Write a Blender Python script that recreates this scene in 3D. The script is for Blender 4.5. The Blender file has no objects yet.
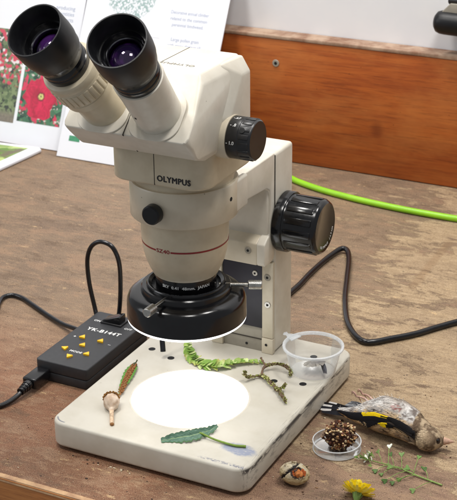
import bpy, bmesh, math, random
from mathutils import Vector, Matrix, noise
import mathutils
PI = math.pi
S = 0.001                      # all geometry below is written in millimetres
sc = bpy.context.scene
COL = sc.collection

# ------------------------------------------------------------------ camera
cd = bpy.data.cameras.new("camera")
cam = bpy.data.objects.new("camera", cd); COL.objects.link(cam); sc.camera = cam
F = Vector((-0.41515784, 0.81874213, -0.39661732)).normalized()
R0 = F.cross(Vector((0, 0, 1))).normalized(); U0 = R0.cross(F)
ROLL = -0.0098
R1 = R0 * math.cos(ROLL) + U0 * math.sin(ROLL); U1 = -R0 * math.sin(ROLL) + U0 * math.cos(ROLL)
m = Matrix((R1, U1, -F)).transposed().to_4x4()
m.translation = Vector((579.974, -815.061, 602.306)) * S
cam.matrix_world = m
cd.sensor_fit = 'VERTICAL'; cd.sensor_height = 24; cd.lens = 1393.07 / 500 * 24
cd.clip_start = 0.02; cd.clip_end = 50
cd.dof.use_dof = True; cd.dof.focus_distance = 1.07; cd.dof.aperture_fstop = 26

# ------------------------------------------------------------------ light
w = bpy.data.worlds.new("World"); sc.world = w; w.use_nodes = True
bg = w.node_tree.nodes['Background']; bg.inputs[0].default_value = (0.93, 0.96, 1.0, 1); bg.inputs[1].default_value = 0.27

def area(name, loc, target, sx, sy, power, col):
    l = bpy.data.lights.new(name, 'AREA'); l.shape = 'RECTANGLE'; l.size = sx; l.size_y = sy; l.energy = power; l.color = col
    o = bpy.data.objects.new(name, l); COL.objects.link(o); o.location = loc
    o.rotation_euler = (Vector(target) - Vector(loc)).to_track_quat('-Z', 'Y').to_euler()
    return o
for lx, ly, pw in ((-0.65, -0.45, 11.2), (0.55, -0.5, 9.8), (-0.45, 0.38, 15.5), (0.65, 0.34, 15.5)):
    area("ceiling_lamp", (lx, ly, 1.9), (lx * 0.3, 0.2, 0.0), 0.34, 0.34, pw, (1.0, 0.97, 0.93))
area("fill_light", (-2.4, -1.2, 1.3), (0, 0.2, 0.1), 1.2, 1.2, 14, (0.95, 0.97, 1.0))  # unseen soft fill added at front left to lift wall and front faces

sc.view_settings.view_transform = 'Standard'; sc.view_settings.look = 'None'
sc.view_settings.exposure = 0.08; sc.view_settings.gamma = 1
sc.render.engine = 'CYCLES'
sc.cycles.max_bounces = 10; sc.cycles.transmission_bounces = 10; sc.cycles.transparent_max_bounces = 12

# ------------------------------------------------------------------ materials
def lin(c):
    return tuple(((x / 255) / 12.92 if x / 255 <= 0.04045 else ((x / 255 + 0.055) / 1.055) ** 2.4) for x in c)

class NT:
    """small node writer"""
    def __init__(s, name):
        s.m = bpy.data.materials.new(name); s.m.use_nodes = True; s.t = s.m.node_tree; s.n = s.t.nodes
        s.b = s.n['Principled BSDF']; s.out = s.n['Material Output']
        s._co = None
    def add(s, typ, **kw):
        n = s.n.new(typ)
        for k, v in kw.items(): setattr(n, k, v)
        return n
    def link(s, a, b): s.t.links.new(a, b)
    def put(s, sock, v):
        if isinstance(v, bpy.types.NodeSocket): s.link(v, sock)
        elif isinstance(v, (tuple, list)) and len(v) == 3 and sock.type == 'RGBA': sock.default_value = (*v, 1)
        else: sock.default_value = v
    def co(s):
        if s._co is None:
            tc = s.add('ShaderNodeTexCoord'); s._co = s.vm('MULTIPLY', tc.outputs['Object'], (1000, 1000, 1000))
        return s._co
    def vm(s, op, a, b):
        n = s.add('ShaderNodeVectorMath', operation=op); s.put(n.inputs[0], a); s.put(n.inputs[1], b)
        return n.outputs['Value'] if op in ('DISTANCE', 'LENGTH', 'DOT_PRODUCT') else n.outputs[0]
    def M(s, op, a, b=0.0, c=0.0, clamp=False):
        n = s.add('ShaderNodeMath', operation=op, use_clamp=clamp); s.put(n.inputs[0], a); s.put(n.inputs[1], b)
        if len(n.inputs) > 2: s.put(n.inputs[2], c)
        return n.outputs[0]
    def noise(s, vec, scale=1.0, detail=4, rough=0.55, dist=0.0, col=False):
        n = s.add('ShaderNodeTexNoise'); s.put(n.inputs['Vector'], vec); n.inputs['Scale'].default_value = scale
        n.inputs['Detail'].default_value = detail; n.inputs['Roughness'].default_value = rough; n.inputs['Distortion'].default_value = dist
        return n.outputs['Color'] if col else n.outputs['Fac']
    def vor(s, vec, scale, feature='F1', out='Distance', rnd=1.0):
        n = s.add('ShaderNodeTexVoronoi', feature=feature); s.put(n.inputs['Vector'], vec); n.inputs['Scale'].default_value = scale
        n.inputs['Randomness'].default_value = rnd
        return n.outputs[out]
    def ss(s, v, lo, hi, a=0.0, b=1.0):
        n = s.add('ShaderNodeMapRange', interpolation_type='SMOOTHSTEP'); s.put(n.inputs[0], v)
        n.inputs[1].default_value = lo; n.inputs[2].default_value = hi; n.inputs[3].default_value = a; n.inputs[4].default_value = b
        return n.outputs[0]
    def mix(s, f, a, b, blend='MIX'):
        n = s.add('ShaderNodeMix', data_type='RGBA', blend_type=blend); s.put(n.inputs[0], f); s.put(n.inputs[6], a); s.put(n.inputs[7], b)
        return n.outputs[2]
    def sep(s, v):
        n = s.add('ShaderNodeSeparateXYZ'); s.put(n.inputs[0], v); return n.outputs
    def bump(s, h, strength=0.2, dist=0.0005):
        n = s.add('ShaderNodeBump'); n.inputs['Strength'].default_value = strength; n.inputs['Distance'].default_value = dist
        s.put(n.inputs['Height'], h); s.link(n.outputs[0], s.b.inputs['Normal'])
    def set(s, **kw):
        for k, v in kw.items(): s.put(s.b.inputs[k.replace('_', ' ')], v)
        return s.m

def mottled(name, c, c2=None, rough=0.5, scale=0.08, bump=0.15, bscale=2.0, metal=0.0, spec=0.5, rvar=0.08, **kw):
    n = NT(name); co = n.co()
    c2 = c2 or tuple(x * 0.82 for x in c)
    f = n.ss(n.noise(co, scale, 5, 0.6), 0.3, 0.7)
    r = n.M('MULTIPLY_ADD', n.noise(co, scale * 4, 4), rvar * 2, rough - rvar)
    if bump: n.bump(n.noise(co, bscale, 3), bump, 0.0003)
    return n.set(Base_Color=n.mix(f, c, c2), Roughness=r, Metallic=metal, Specular_IOR_Level=spec, **kw)

CREAM = lin((206, 196, 175)); CREAM2 = lin((196, 185, 163))
def enamel(name, c, c2):
    n = NT(name); co = n.co()
    f = n.ss(n.noise(co, 0.05, 6, 0.65), 0.35, 0.7)
    col = n.mix(f, c, c2)
    g = n.ss(n.noise(co, 0.35, 6, 0.75), 0.66, 0.78)
    col = n.mix(n.M('MULTIPLY', g, 0.2), col, lin((120, 105, 85)))
    sp = n.M('MULTIPLY', n.ss(n.vor(co, 0.07), 0.02, 0.045, 1, 0), n.ss(n.noise(co, 0.04, 2), 0.5, 0.58))
    col = n.mix(n.M('MULTIPLY', sp, 0.7), col, lin((92, 80, 66)))
    n.bump(n.noise(co, 1.6, 3, 0.6), 0.12, 0.0003)
    return n.set(Base_Color=col, Roughness=n.M('MULTIPLY_ADD', n.noise(co, 0.2, 4), 0.2, 0.27), Specular_IOR_Level=0.5)
M_cream = enamel('cream_enamel', CREAM, CREAM2)
M_cream_light = enamel('pale_cream_enamel', lin((213, 207, 193)), lin((204, 197, 182)))
M_cream_warm = enamel('warm_cream_enamel', lin((203, 191, 166)), lin((193, 180, 154)))

def mat_base():
    n = NT('worn_base_enamel'); co = n.vm('ADD', n.co(), (90, 110, 0)); x, y, z = n.sep(co)
    f = n.ss(n.noise(co, 0.035, 6, 0.65), 0.35, 0.7)
    col = n.mix(f, lin((202, 197, 184)), lin((193, 187, 172)))
    wob = n.noise(co, 0.09, 6, 0.7)
    # bluish ink smear near the front right corner
    d = n.vm('DISTANCE', n.vm('MULTIPLY', co, (0.8, 1.5, 0)), (128.5, 41, 0))
    sm = n.M('MULTIPLY', n.ss(n.M('ADD', d, n.M('MULTIPLY', wob, 16)), 16, 22, 1, 0), n.ss(n.noise(n.vm('MULTIPLY', co, (0.25, 0.9, 1)), 0.7, 4, 0.7), 0.22, 0.5))
    col = n.mix(n.M('MULTIPLY', sm, 0.85), col, lin((128, 138, 164)))
    # scuffs on the right-hand side and its edge
    side = n.ss(x, 172, 177)
    st = n.noise(n.vm('MULTIPLY', co, (1, 0.045, 0.16)), 1.0, 6, 0.7)
    scuff = n.M('MULTIPLY', side, n.ss(st, 0.53, 0.6))
    edge = n.M('MULTIPLY', side, n.M('MULTIPLY', n.ss(z, 17.5, 21), n.ss(n.noise(n.vm('MULTIPLY', co, (0.4, 0.03, 0.2)), 1.0, 5, 0.7), 0.44, 0.5)))
    edge = n.M('MULTIPLY', edge, n.ss(z, 22.6, 24.2, 1, 0))
    col = n.mix(n.M('MULTIPLY', scuff, 0.5), col, lin((120, 116, 110)))
    col = n.mix(n.M('MULTIPLY', edge, 0.9), col, lin((40, 40, 46)))
    # ink line along the front edges
    fr = n.M('MULTIPLY', n.ss(y, 2.5, 4.0, 0, 1), n.ss(y, 5, 7.5, 1, 0))
    ln = n.M('MULTIPLY', n.M('MULTIPLY', fr, n.ss(x, 130, 150)), n.ss(n.noise(co, 0.5, 4, 0.7), 0.46, 0.56))
    ln = n.M('MULTIPLY', ln, n.ss(z, 23, 24.5))
    col = n.mix(n.M('MULTIPLY', ln, 0.8), col, lin((74, 82, 112)))
    dl = n.M('ABSOLUTE', n.M('SUBTRACT', n.vm('DISTANCE', n.vm('MULTIPLY', co, (1, 1, 0)), (13, 13.5, 0)), 10.2))
    lc = n.M('MULTIPLY', n.ss(dl, 0.3, 1.0, 1, 0), n.M('MULTIPLY', n.ss(y, 8, 10, 1, 0), n.M('MULTIPLY', n.ss(z, 22, 24), n.ss(x, 13, 15, 1, 0))))
    col = n.mix(n.M('MULTIPLY', lc, 0.75), col, lin((86, 92, 110)))
    # crumbs and tiny pits
    sp = n.M('MULTIPLY', n.ss(n.vor(co, 0.09), 0.03, 0.07, 1, 0), n.ss(n.noise(co, 0.05, 2), 0.5, 0.6))
    col = n.mix(n.M('MULTIPLY', sp, 0.6), col, lin((110, 98, 84)))
    low = n.M('MULTIPLY', n.ss(z, 2, 9, 1, 0), n.ss(n.noise(co, 0.12, 5, 0.7), 0.4, 0.65))
    col = n.mix(n.M('MULTIPLY', low, 0.35), col, lin((140, 122, 98)))
    n.bump(n.noise(co, 1.6, 3, 0.6), 0.15, 0.0003)
    return n.set(Base_Color=col, Roughness=n.M('MULTIPLY_ADD', wob, 0.25, 0.3))
M_base = mat_base()

M_black = mottled('black_plastic', lin((26, 26, 28)), lin((34, 34, 36)), 0.32, 0.1, 0.1, 3)
M_rubber = mottled('black_rubber', lin((12, 12, 15)), lin((19, 20, 23)), 0.38, 0.15, 0.2, 4, spec=0.4)
M_gloss = mottled('gloss_black', lin((13, 13, 15)), lin((18, 18, 20)), 0.18, 0.1, 0.05, 2)
M_box = mottled('grey_black_plastic', lin((44, 45, 48)), lin((50, 51, 54)), 0.5, 0.3, 0.35, 5)
M_panel = mottled('dark_blue_black_panel', lin((34, 33, 44)), lin((42, 40, 52)), 0.42, 0.04, 0.1, 2)
M_ring = mottled('dark_anodised_metal', lin((120, 120, 126)), lin((96, 96, 102)), 0.22, 0.3, 0, metal=1.0)
M_hole = mottled('dark_hole', lin((14, 14, 15)), None, 0.8, 0.2, 0)
M_steel = mottled('brushed_steel', lin((196, 194, 188)), lin((170, 168, 162)), 0.28, 0.4, 0.15, 3, metal=1.0)
M_grey_metal = mottled('dull_grey_metal', lin((158, 152, 138)), lin((140, 134, 122)), 0.5, 0.05, 0.1, 2)
M_seam = mottled('dark_groove', lin((60, 54, 46)), None, 0.8, 0.2, 0)  # dark brown of the seam and joint strips
M_ink = mottled('black_ink', lin((30, 28, 30)), None, 0.5, 0.2, 0)
M_faded_ink = mottled('faded_grey_ink', lin((120, 118, 114)), None, 0.5, 0.2, 0)
M_red = mottled('dark_red_paint', lin((140, 34, 38)), None, 0.4, 0.2, 0)
M_white_ink = mottled('white_ink', lin((232, 232, 230)), None, 0.5, 0.2, 0)
M_grey_ink = mottled('grey_blue_ink', lin((168, 178, 202)), None, 0.7, 0.2, 0)
M_yellow = mottled('yellow_button_plastic', lin((246, 196, 40)), lin((236, 178, 26)), 0.35, 0.3, 0)
M_cable = mottled('black_cable_sheath', lin((15, 15, 18)), lin((22, 22, 25)), 0.24, 0.1, 0.08, 2)
M_green_cable = mottled('lime_cable_sheath', lin((148, 208, 38)), lin((136, 196, 34)), 0.38, 0.03, 0.08, 2)
M_wall = mottled('white_wall_paint', lin((240, 241, 243)), lin((234, 236, 240)), 0.6, 0.012, 0.25, 0.3)
M_card = mottled('white_card', lin((232, 234, 240)), lin((228, 230, 237)), 0.45, 0.01, 0.05, 0.5)
M_card_edge = mottled('card_edge_grey', lin((150, 150, 156)), None, 0.6, 0.2, 0)
M_seam_print = mottled('grey_print', lin((168, 172, 182)), None, 0.6, 0.2, 0)

def mat_emit(name, col, strength, base=(0.85, 0.85, 0.85)):
    n = NT(name); co = n.co()
    v = n.M('MULTIPLY_ADD', n.noise(co, 0.03, 2), 0.1, 0.95)
    return n.set(Base_Color=base, Roughness=0.4, Emission_Color=n.mix(v, (0, 0, 0), col), Emission_Strength=strength)
M_stage = mat_emit('lit_white_stage_glass', (1, 1, 1), 0.85)
M_led = mat_emit('lit_ring_diffuser', (1, 1, 1), 3.2)

def mat_lens():
    n = NT('coated_lens_glass'); co = n.co()
    n.bump(n.noise(co, 0.05, 2), 0.02, 0.0002)
    return n.set(Base_Color=n.mix(n.ss(n.noise(co, 0.08, 2), 0.4, 0.6), lin((66, 28, 92)), lin((24, 14, 44))), Roughness=0.04, Specular_IOR_Level=0.9,
                 Specular_Tint=(0.85, 0.6, 1.0, 1), Coat_Weight=0.6, Coat_Roughness=0.03)
M_lens = mat_lens()

def mat_clear(name, rough, tint, haze_, refl=1.0):
    """thin clear plastic: clear, with mirror-like reflection growing at grazing angles and a little cloudiness"""
    n = NT(name); co = n.co()
    n.set(Base_Color=tint, Roughness=0.4, IOR=1.45)
    tr = n.add('ShaderNodeBsdfTransparent'); tr.inputs[0].default_value = (0.975, 0.982, 0.985, 1)
    gl = n.add('ShaderNodeBsdfGlossy'); gl.inputs['Roughness'].default_value = rough
    fr = n.add('ShaderNodeFresnel'); fr.inputs['IOR'].default_value = 1.45
    m1 = n.add('ShaderNodeMixShader'); n.put(m1.inputs[0], n.M('MULTIPLY', fr.outputs[0], refl)); n.link(tr.outputs[0], m1.inputs[1]); n.link(gl.outputs[0], m1.inputs[2])
    lw = n.add('ShaderNodeLayerWeight'); lw.inputs['Blend'].default_value = 0.5
    fac = n.M('ADD', n.M('MULTIPLY', n.M('POWER', lw.outputs['Facing'], 5.0), 0.75), n.M('MULTIPLY_ADD', n.ss(n.noise(co, 0.4, 4, 0.7), 0.45, 0.75), haze_ * 0.25, haze_ * 0.85), clamp=True)
    mx = n.add('ShaderNodeMixShader'); n.put(mx.inputs[0], fac); n.link(m1.outputs[0], mx.inputs[1]); n.link(n.b.outputs[0], mx.inputs[2])
    n.link(mx.outputs[0], n.out.inputs[0])
    return n.m
M_pot = mat_clear('frosted_clear_plastic', 0.28, lin((232, 235, 237)), 0.10, 0.45)
M_pot_rim = mat_clear('frosted_plastic_rim', 0.25, lin((238, 241, 243)), 0.55, 0.4)
M_dish = mat_clear('clear_plastic', 0.08, lin((236, 240, 242)), 0.04, 0.6)

def mat_table():
    n = NT('worn_painted_wood_top'); co = n.co(); x, y, z = n.sep(co)
    warp = n.noise(n.vm('MULTIPLY', co, (0.012, 0.012, 0)), 1.0, 4, 0.6, 0, True)
    cw = n.vm('ADD', co, n.vm('MULTIPLY', warp, (30, 20, 0)))
    big = n.noise(n.vm('MULTIPLY', co, (0.006, 0.009, 0)), 1.0, 6, 0.65)
    mid = n.noise(n.vm('MULTIPLY', co, (0.02, 0.04, 0)), 1.0, 6, 0.7)
    fine = n.noise(n.vm('MULTIPLY', co, (0.06, 0.26, 0)), 1.0, 7, 0.75)
    mic = n.noise(n.vm('MULTIPLY', co, (0.42, 0.75, 0)), 1.0, 5, 0.8)
    grit = n.noise(n.vm('MULTIPLY', co, (1.1, 1.3, 0)), 1.0, 3, 0.7)
    # worn brown paint
    red = n.mix(n.ss(big, 0.35, 0.65), lin((143, 98, 72)), lin((118, 81, 58)))
    grey = n.mix(n.ss(big, 0.3, 0.7), lin((141, 119, 96)), lin((118, 98, 81)))
    red = n.mix(n.ss(x, 90, 230, 0, 0.75), red, n.mix(n.ss(mid, 0.4, 0.6), lin((133, 109, 92)), lin((151, 126, 105))))
    back = n.ss(n.M('MULTIPLY_ADD', mid, 160, y), 130, 330)
    col = n.mix(back, red, grey)
    col = n.mix(n.M('MULTIPLY', n.ss(mid, 0.5, 0.6), 0.55), col, lin((156, 125, 99)))
    col = n.mix(n.M('MULTIPLY', n.ss(mid, 0.36, 0.47, 1, 0), 0.6), col, lin((93, 73, 56)))
    col = n.mix(n.M('MULTIPLY', n.ss(fine, 0.52, 0.66), 0.6), col, lin((170, 139, 108)))
    col = n.mix(n.M('MULTIPLY', n.ss(fine, 0.34, 0.46, 1, 0), 0.5), col, lin((91, 68, 51)))
    # bare wood where the paint has gone: broad on the right, flecks on the left
    right = n.ss(n.M('MULTIPLY_ADD', y, 0.12, x), 90, 230)
    nearr = n.M('MULTIPLY', right, n.ss(y, 30, 170))
    pn = n.noise(n.vm('MULTIPLY', cw, (0.014, 0.024, 0)), 1.0, 10, 0.7, 0.6)
    pf = n.noise(n.vm('MULTIPLY', cw, (0.04, 0.12, 0)), 1.0, 9, 0.75, 0.4)
    thr = n.M('ADD', n.M('MULTIPLY_ADD', pf, 0.55, pn), n.M('MULTIPLY', nearr, 0.20))
    thr = n.M('ADD', thr, n.M('MULTIPLY_ADD', mic, 0.16, -0.08))
    bare = n.ss(thr, 0.85, 0.945)
    bare = n.M('MULTIPLY', bare, n.ss(n.M('ADD', n.M('MULTIPLY', y, 0.4), x), -40, 50, 0.12, 1.0))
    bare = n.M('MULTIPLY', bare, n.ss(n.M('MULTIPLY_ADD', x, 0.5, y), 60, 150, 0.25, 1.0))
    wood = n.mix(n.ss(fine, 0.38, 0.62), lin((161, 137, 106)), lin((188, 164, 131)))
    wood = n.mix(n.M('MULTIPLY', n.ss(mid, 0.36, 0.5, 1, 0), 0.5), wood, lin((141, 118, 93)))
    wood = n.mix(n.M('MULTIPLY', n.ss(big, 0.50, 0.62), 0.45), wood, lin((147, 125, 100)))
    wood = n.mix(n.M('MULTIPLY', n.ss(mic, 0.38, 0.47, 1, 0), 0.6), wood, lin((119, 97, 74)))
    wood = n.mix(n.M('MULTIPLY', n.ss(mic, 0.53, 0.62), 0.45), wood, lin((202, 181, 148)))
    col = n.mix(n.M('MULTIPLY', bare, 0.92), col, wood)
    fl = n.M('MULTIPLY', n.ss(n.M('MULTIPLY_ADD', mic, 0.22, pf), 0.71, 0.755), n.ss(n.noise(n.vm('MULTIPLY', co, (0.012, 0.014, 0)), 1.0, 4), 0.43, 0.54))
    col = n.mix(n.M('MULTIPLY', fl, 0.62), col, lin((215, 183, 136)))
    # grit everywhere
    col = n.mix(n.M('MULTIPLY', n.ss(grit, 0.34, 0.47, 1, 0), 0.6), col, lin((70, 53, 41)))
    col = n.mix(n.M('MULTIPLY', n.ss(grit, 0.54, 0.66), 0.48), col, lin((215, 186, 149)))
    # woodworm holes and dark specks, pale dust specks
    for sc_, lo, hi, c, thr2 in ((0.10, 0.05, 0.10, lin((33, 24, 19)), 0.47), (0.31, 0.08, 0.2, lin((43, 32, 25)), 0.48), (0.2, 0.03, 0.08, lin((213, 200, 175)), 0.5), (0.06, 0.04, 0.07, lin((39, 27, 23)), 0.5)):
        v = n.ss(n.vor(n.vm('ADD', n.vm('MULTIPLY', co, (1, 1.2, 0)), (sc_ * 900, 13, 0)), sc_), lo, hi, 1, 0)
        v = n.M('MULTIPLY', v, n.ss(n.noise(n.vm('MULTIPLY', co, (0.03, 0.03, 0)), 1.0 + sc_, 3), thr2 - 0.05, thr2 + 0.05))
        col = n.mix(n.M('MULTIPLY', v, 0.85), col, c)
    # a pale scrape across the right-hand side
    dd = n.M('ABSOLUTE', n.M('ADD', n.M('MULTIPLY', n.M('SUBTRACT', x, 158.9), 0.9997), n.M('MULTIPLY', n.M('SUBTRACT', y, 555.5), 0.0255)))
    scr = n.M('MULTIPLY', n.ss(n.M('MULTIPLY_ADD', pf, 10, dd), 7, 12, 1, 0), n.M('MULTIPLY', n.ss(y, 410, 430), n.ss(y, 545, 565, 1, 0)))
    col = n.mix(n.M('MULTIPLY', scr, 0.5), col, lin((143, 115, 85)))
    # dark dents and long scratches
    sc1 = n.ss(n.noise(n.vm('MULTIPLY', n.vm('ADD', co, n.vm('MULTIPLY', warp, (0, 60, 0))), (0.008, 0.5, 0)), 1.0, 2, 0.5), 0.70, 0.74)
    col = n.mix(n.M('MULTIPLY', sc1, 0.45), col, lin((82, 60, 45)))
    dent = n.M('MULTIPLY', n.ss(n.noise(n.vm('MULTIPLY', co, (0.05, 0.08, 0)), 1.0, 5, 0.7), 0.66, 0.71), 0.6)
    col = n.mix(dent, col, lin((77, 54, 41)))
    n.bump(n.M('ADD', n.M('MULTIPLY', bare, -0.8), n.M('ADD', n.M('MULTIPLY', grit, 0.6), n.M('ADD', mic, fine))), 0.8, 0.0008)
    return n.set(Base_Color=col, Roughness=n.M('MULTIPLY_ADD', fine, 0.4, 0.36), Specular_IOR_Level=0.35)
M_table = mat_table()

def mat_plank(name, a, b, c, axis_scale):
    n = NT(name); co = n.co()
    st = n.vm('MULTIPLY', co, axis_scale)
    g = n.noise(st, 1.0, 7, 0.65, 0.8)
    g2 = n.noise(n.vm('MULTIPLY', st, (2.2, 2.2, 5)), 1.0, 5, 0.7, 0.3)
    col = n.mix(n.ss(g, 0.32, 0.68), a, b)
    col = n.mix(n.M('MULTIPLY', n.ss(g2, 0.52, 0.7), 0.6), col, c)
    bl = n.noise(n.vm('MULTIPLY', co, (0.006, 0.02, 0.012)), 1.0, 5, 0.65)
    col = n.mix(n.M('MULTIPLY', n.ss(bl, 0.42, 0.62), 0.45), col, lin((196, 122, 62)))
    g3 = n.noise(n.vm('MULTIPLY', st, (4, 4, 9)), 1.0, 4, 0.75)
    col = n.mix(n.M('MULTIPLY', n.ss(g3, 0.36, 0.47, 1, 0), 0.35), col, lin((92, 42, 18)))
    kn = n.ss(n.vm('DISTANCE', n.vm('MULTIPLY', co, (1, 0, 0.8)), (10, 0, 48)), 2, 12, 1, 0)
    col = n.mix(n.M('MULTIPLY', kn, 0.55), col, c)
    for sc_, cc, lo, hi, am in ((0.018, lin((205, 190, 172)), 0.015, 0.028, 0.8), (0.06, lin((70, 34, 18)), 0.03, 0.06, 0.5)):
        v = n.ss(n.vor(n.vm('ADD', co, (sc_ * 500, 3, 7)), sc_), lo, hi, 1, 0)
        col = n.mix(n.M('MULTIPLY', v, am), col, cc)
    n.bump(g2, 0.25, 0.0004)
    return n.set(Base_Color=col, Roughness=n.M('MULTIPLY_ADD', g, 0.2, 0.33), Specular_IOR_Level=0.4)
M_board = mat_plank('varnished_red_brown_plank', lin((178, 94, 38)), lin((150, 71, 27)), lin((108, 48, 19)), (0.006, 0.05, 0.075))
M_edge = mat_plank('varnished_orange_edge', lin((186, 122, 64)), lin((164, 100, 48)), lin((128, 74, 36)), (0.012, 0.05, 0.12))
M_ledge = mottled('chipped_pale_edge', lin((178, 152, 130)), lin((128, 92, 70)), 0.7, 0.04, 0.4, 0.6)
M_worn_edge = mottled('worn_pale_wood_edge', lin((196, 160, 118)), lin((150, 112, 82)), 0.6, 0.06, 0.4, 0.8)

def attr_mat(name, rough=0.7, bump=0.3, bscale=2.0, vary=0.35, vscale=0.6, trans=0.0, spec=0.3):
    """colour patches of the thing itself are stored per vertex"""
    n = NT(name); a = n.add('ShaderNodeAttribute', attribute_name='tint'); co = n.co()
    v = n.M('MULTIPLY_ADD', n.noise(co, vscale, 5, 0.7), vary * 2, 1 - vary)
    cb = n.add('ShaderNodeCombineColor')
    for i in range(3): n.put(cb.inputs[i], v)
    col = n.mix(1.0, a.outputs['Color'], cb.outputs[0], 'MULTIPLY')
    if bump: n.bump(n.noise(co, bscale, 4, 0.7), bump, 0.0006)
    n.set(Base_Color=col, Roughness=rough, Specular_IOR_Level=spec)
    if trans: n.b.inputs['Subsurface Weight'].default_value = trans; n.b.inputs['Subsurface Radius'].default_value = (0.001, 0.002, 0.0005); n.b.inputs['Subsurface Scale'].default_value = 0.5
    return n.m
M_plumage = attr_mat('plumage', 0.8, 0.6, 1.6, 0.25, 0.8, spec=0.2)
M_leaf = attr_mat('leaf_tissue', 0.5, 0.4, 1.2, 0.2, 0.5)
M_husk = attr_mat('dry_husk', 0.75, 0.5, 1.5, 0.25, 0.7)
M_petal = attr_mat('petal_tissue', 0.55, 0.2, 1.0, 0.12, 0.8)

# ------------------------------------------------------------------ object helpers
ORG = {}
def empty(name, loc, label, cat, group=None, rot=None):
    o = bpy.data.objects.new(name, None); COL.objects.link(o); o.location = Vector(loc) * S
    o.empty_display_size = 0.01
    if rot: o.rotation_euler = rot
    o['label'] = label; o['category'] = cat
    if group: o['group'] = group
    ORG[o.name] = Vector((0, 0, 0)) if rot else Vector(loc)
    return o
def root(o):
    while o.parent: o = o.parent
    return o
def obj(name, bm, mat, parent=None, smooth=40, loc=None, kind=None, label=None, cat=None, group=None):
    """bmesh in mm -> one mesh object; children are stored relative to their thing's origin"""
    org = Vector(loc) if loc is not None else (ORG[root(parent).name] if parent else Vector((0, 0, 0)))
    me = bpy.data.meshes.new(name)
    for v in bm.verts: v.co = (v.co - org) * S
    bmesh.ops.recalc_face_normals(bm, faces=bm.faces)
    bm.to_mesh(me); bm.free()
    o = bpy.data.objects.new(name, me); COL.objects.link(o)
    me.materials.append(mat)
    for p in me.polygons: p.use_smooth = True
    if smooth < 180: me.set_sharp_from_angle(angle=math.radians(smooth))
    if parent: o.parent = parent
    else:
        o.location = org * S; ORG[o.name] = org
    if kind: o['kind'] = kind
    if label: o['label'] = label
    if cat: o['category'] = cat
    if group: o['group'] = group
    return o
def dup(r, delta, label):
    """copy of a thing with its parts and sub-parts"""
    c = r.copy(); COL.objects.link(c); c.location = r.location + Vector(delta) * S; c['label'] = label
    ORG[c.name] = ORG[r.name] + Vector(delta)
    def kids(a, b):
        for ch in list(a.children):
            k = ch.copy(); COL.objects.link(k); k.parent = b; kids(ch, k)
    kids(r, c); return c

def frame(d, up=(0, 0, 1)):
    d = Vector(d).normalized(); up = Vector(up)
    if abs(d.dot(up)) > 0.99: up = Vector((0, 1, 0))
    u = up.cross(d).normalized(); v = d.cross(u)
    return u, v, d
def add_bm(dst, src):
    me = bpy.data.meshes.new('tmp'); src.to_mesh(me); src.free(); dst.from_mesh(me); bpy.data.meshes.remove(me)
    return dst
def join(*bms):
    a = bms[0]
    for b in bms[1:]: add_bm(a, b)
    return a
def lathe(o, d, prof, n=64, scale_u=1.0):
    """prof: list of (radius, distance along axis); closed at ends when radius is 0"""
    bm = bmesh.new(); u, v, d = frame(d); o = Vector(o); rings = []
    for r, s in prof:
        if r < 1e-6: rings.append([bm.verts.new(o + d * s)])
        else: rings.append([bm.verts.new(o + d * s + (u * math.cos(2 * PI * i / n) * scale_u + v * math.sin(2 * PI * i / n)) * r) for i in range(n)])
    for a, b in zip(rings, rings[1:]):
        for i in range(n):
            j = (i + 1) % n
            if len(a) == 1 and len(b) == 1: continue
            if len(a) == 1: bm.faces.new((a[0], b[i], b[j]))
            elif len(b) == 1: bm.faces.new((a[i], b[0], a[j]))
            else: bm.faces.new((a[i], b[i], b[j], a[j]))
    return bm
def bevel(bm, off, seg=3, ang=30):
    es = [e for e in bm.edges if len(e.link_faces) == 2 and e.calc_face_angle(0) > math.radians(ang)]
    if es: bmesh.ops.bevel(bm, geom=es, offset=off, segments=seg, profile=0.5, affect='EDGES', clamp_overlap=True)
    return bm
def box(x0, x1, y0, y1, z0, z1, bev=0, seg=3):
    bm = bmesh.new(); bmesh.ops.create_cube(bm, size=1)
    for v in bm.verts: v.co = Vector(((x0 + x1) / 2 + v.co.x * (x1 - x0), (y0 + y1) / 2 + v.co.y * (y1 - y0), (z0 + z1) / 2 + v.co.z * (z1 - z0)))
    return bevel(bm, bev, seg) if bev else bm
def hull(pts, bev=0, seg=3, ang=20):
    bm = bmesh.new()
    for p in pts: bm.verts.new(p)
    r = bmesh.ops.convex_hull(bm, input=bm.verts)
    bmesh.ops.delete(bm, geom=[g for g in r['geom_interior'] if isinstance(g, bmesh.types.BMVert)], context='VERTS')
    bmesh.ops.recalc_face_normals(bm, faces=bm.faces)
    bmesh.ops.dissolve_limit(bm, angle_limit=math.radians(4), verts=bm.verts, edges=bm.edges)
    return bevel(bm, bev, seg, ang) if bev else bm
def prism(poly, o, u, v, h, bev=0, seg=2):
    """polygon in the (u, v) plane at o, extruded by h along u x v"""
    bm = bmesh.new(); o = Vector(o); u = Vector(u); v = Vector(v); n = u.cross(v).normalized()
    a = [bm.verts.new(o + u * p[0] + v * p[1]) for p in poly]; b = [bm.verts.new(q.co + n * h) for q in a]
    bm.faces.new(a); bm.faces.new(b[::-1])
    for i in range(len(a)):
        j = (i + 1) % len(a); bm.faces.new((a[i], b[i], b[j], a[j]))
    bmesh.ops.recalc_face_normals(bm, faces=bm.faces)
    return bevel(bm, bev, seg) if bev else bm
def rrect(x0, x1, y0, y1, r, n=8):
    pts = []
    for cx, cy, a0 in ((x1 - r, y1 - r, 0), (x0 + r, y1 - r, 90), (x0 + r, y0 + r, 180), (x1 - r, y0 + r, 270)):
        for i in range(n + 1):
            a = math.radians(a0 + 90 * i / n); pts.append((cx + r * math.cos(a), cy + r * math.sin(a)))
    return pts
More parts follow.
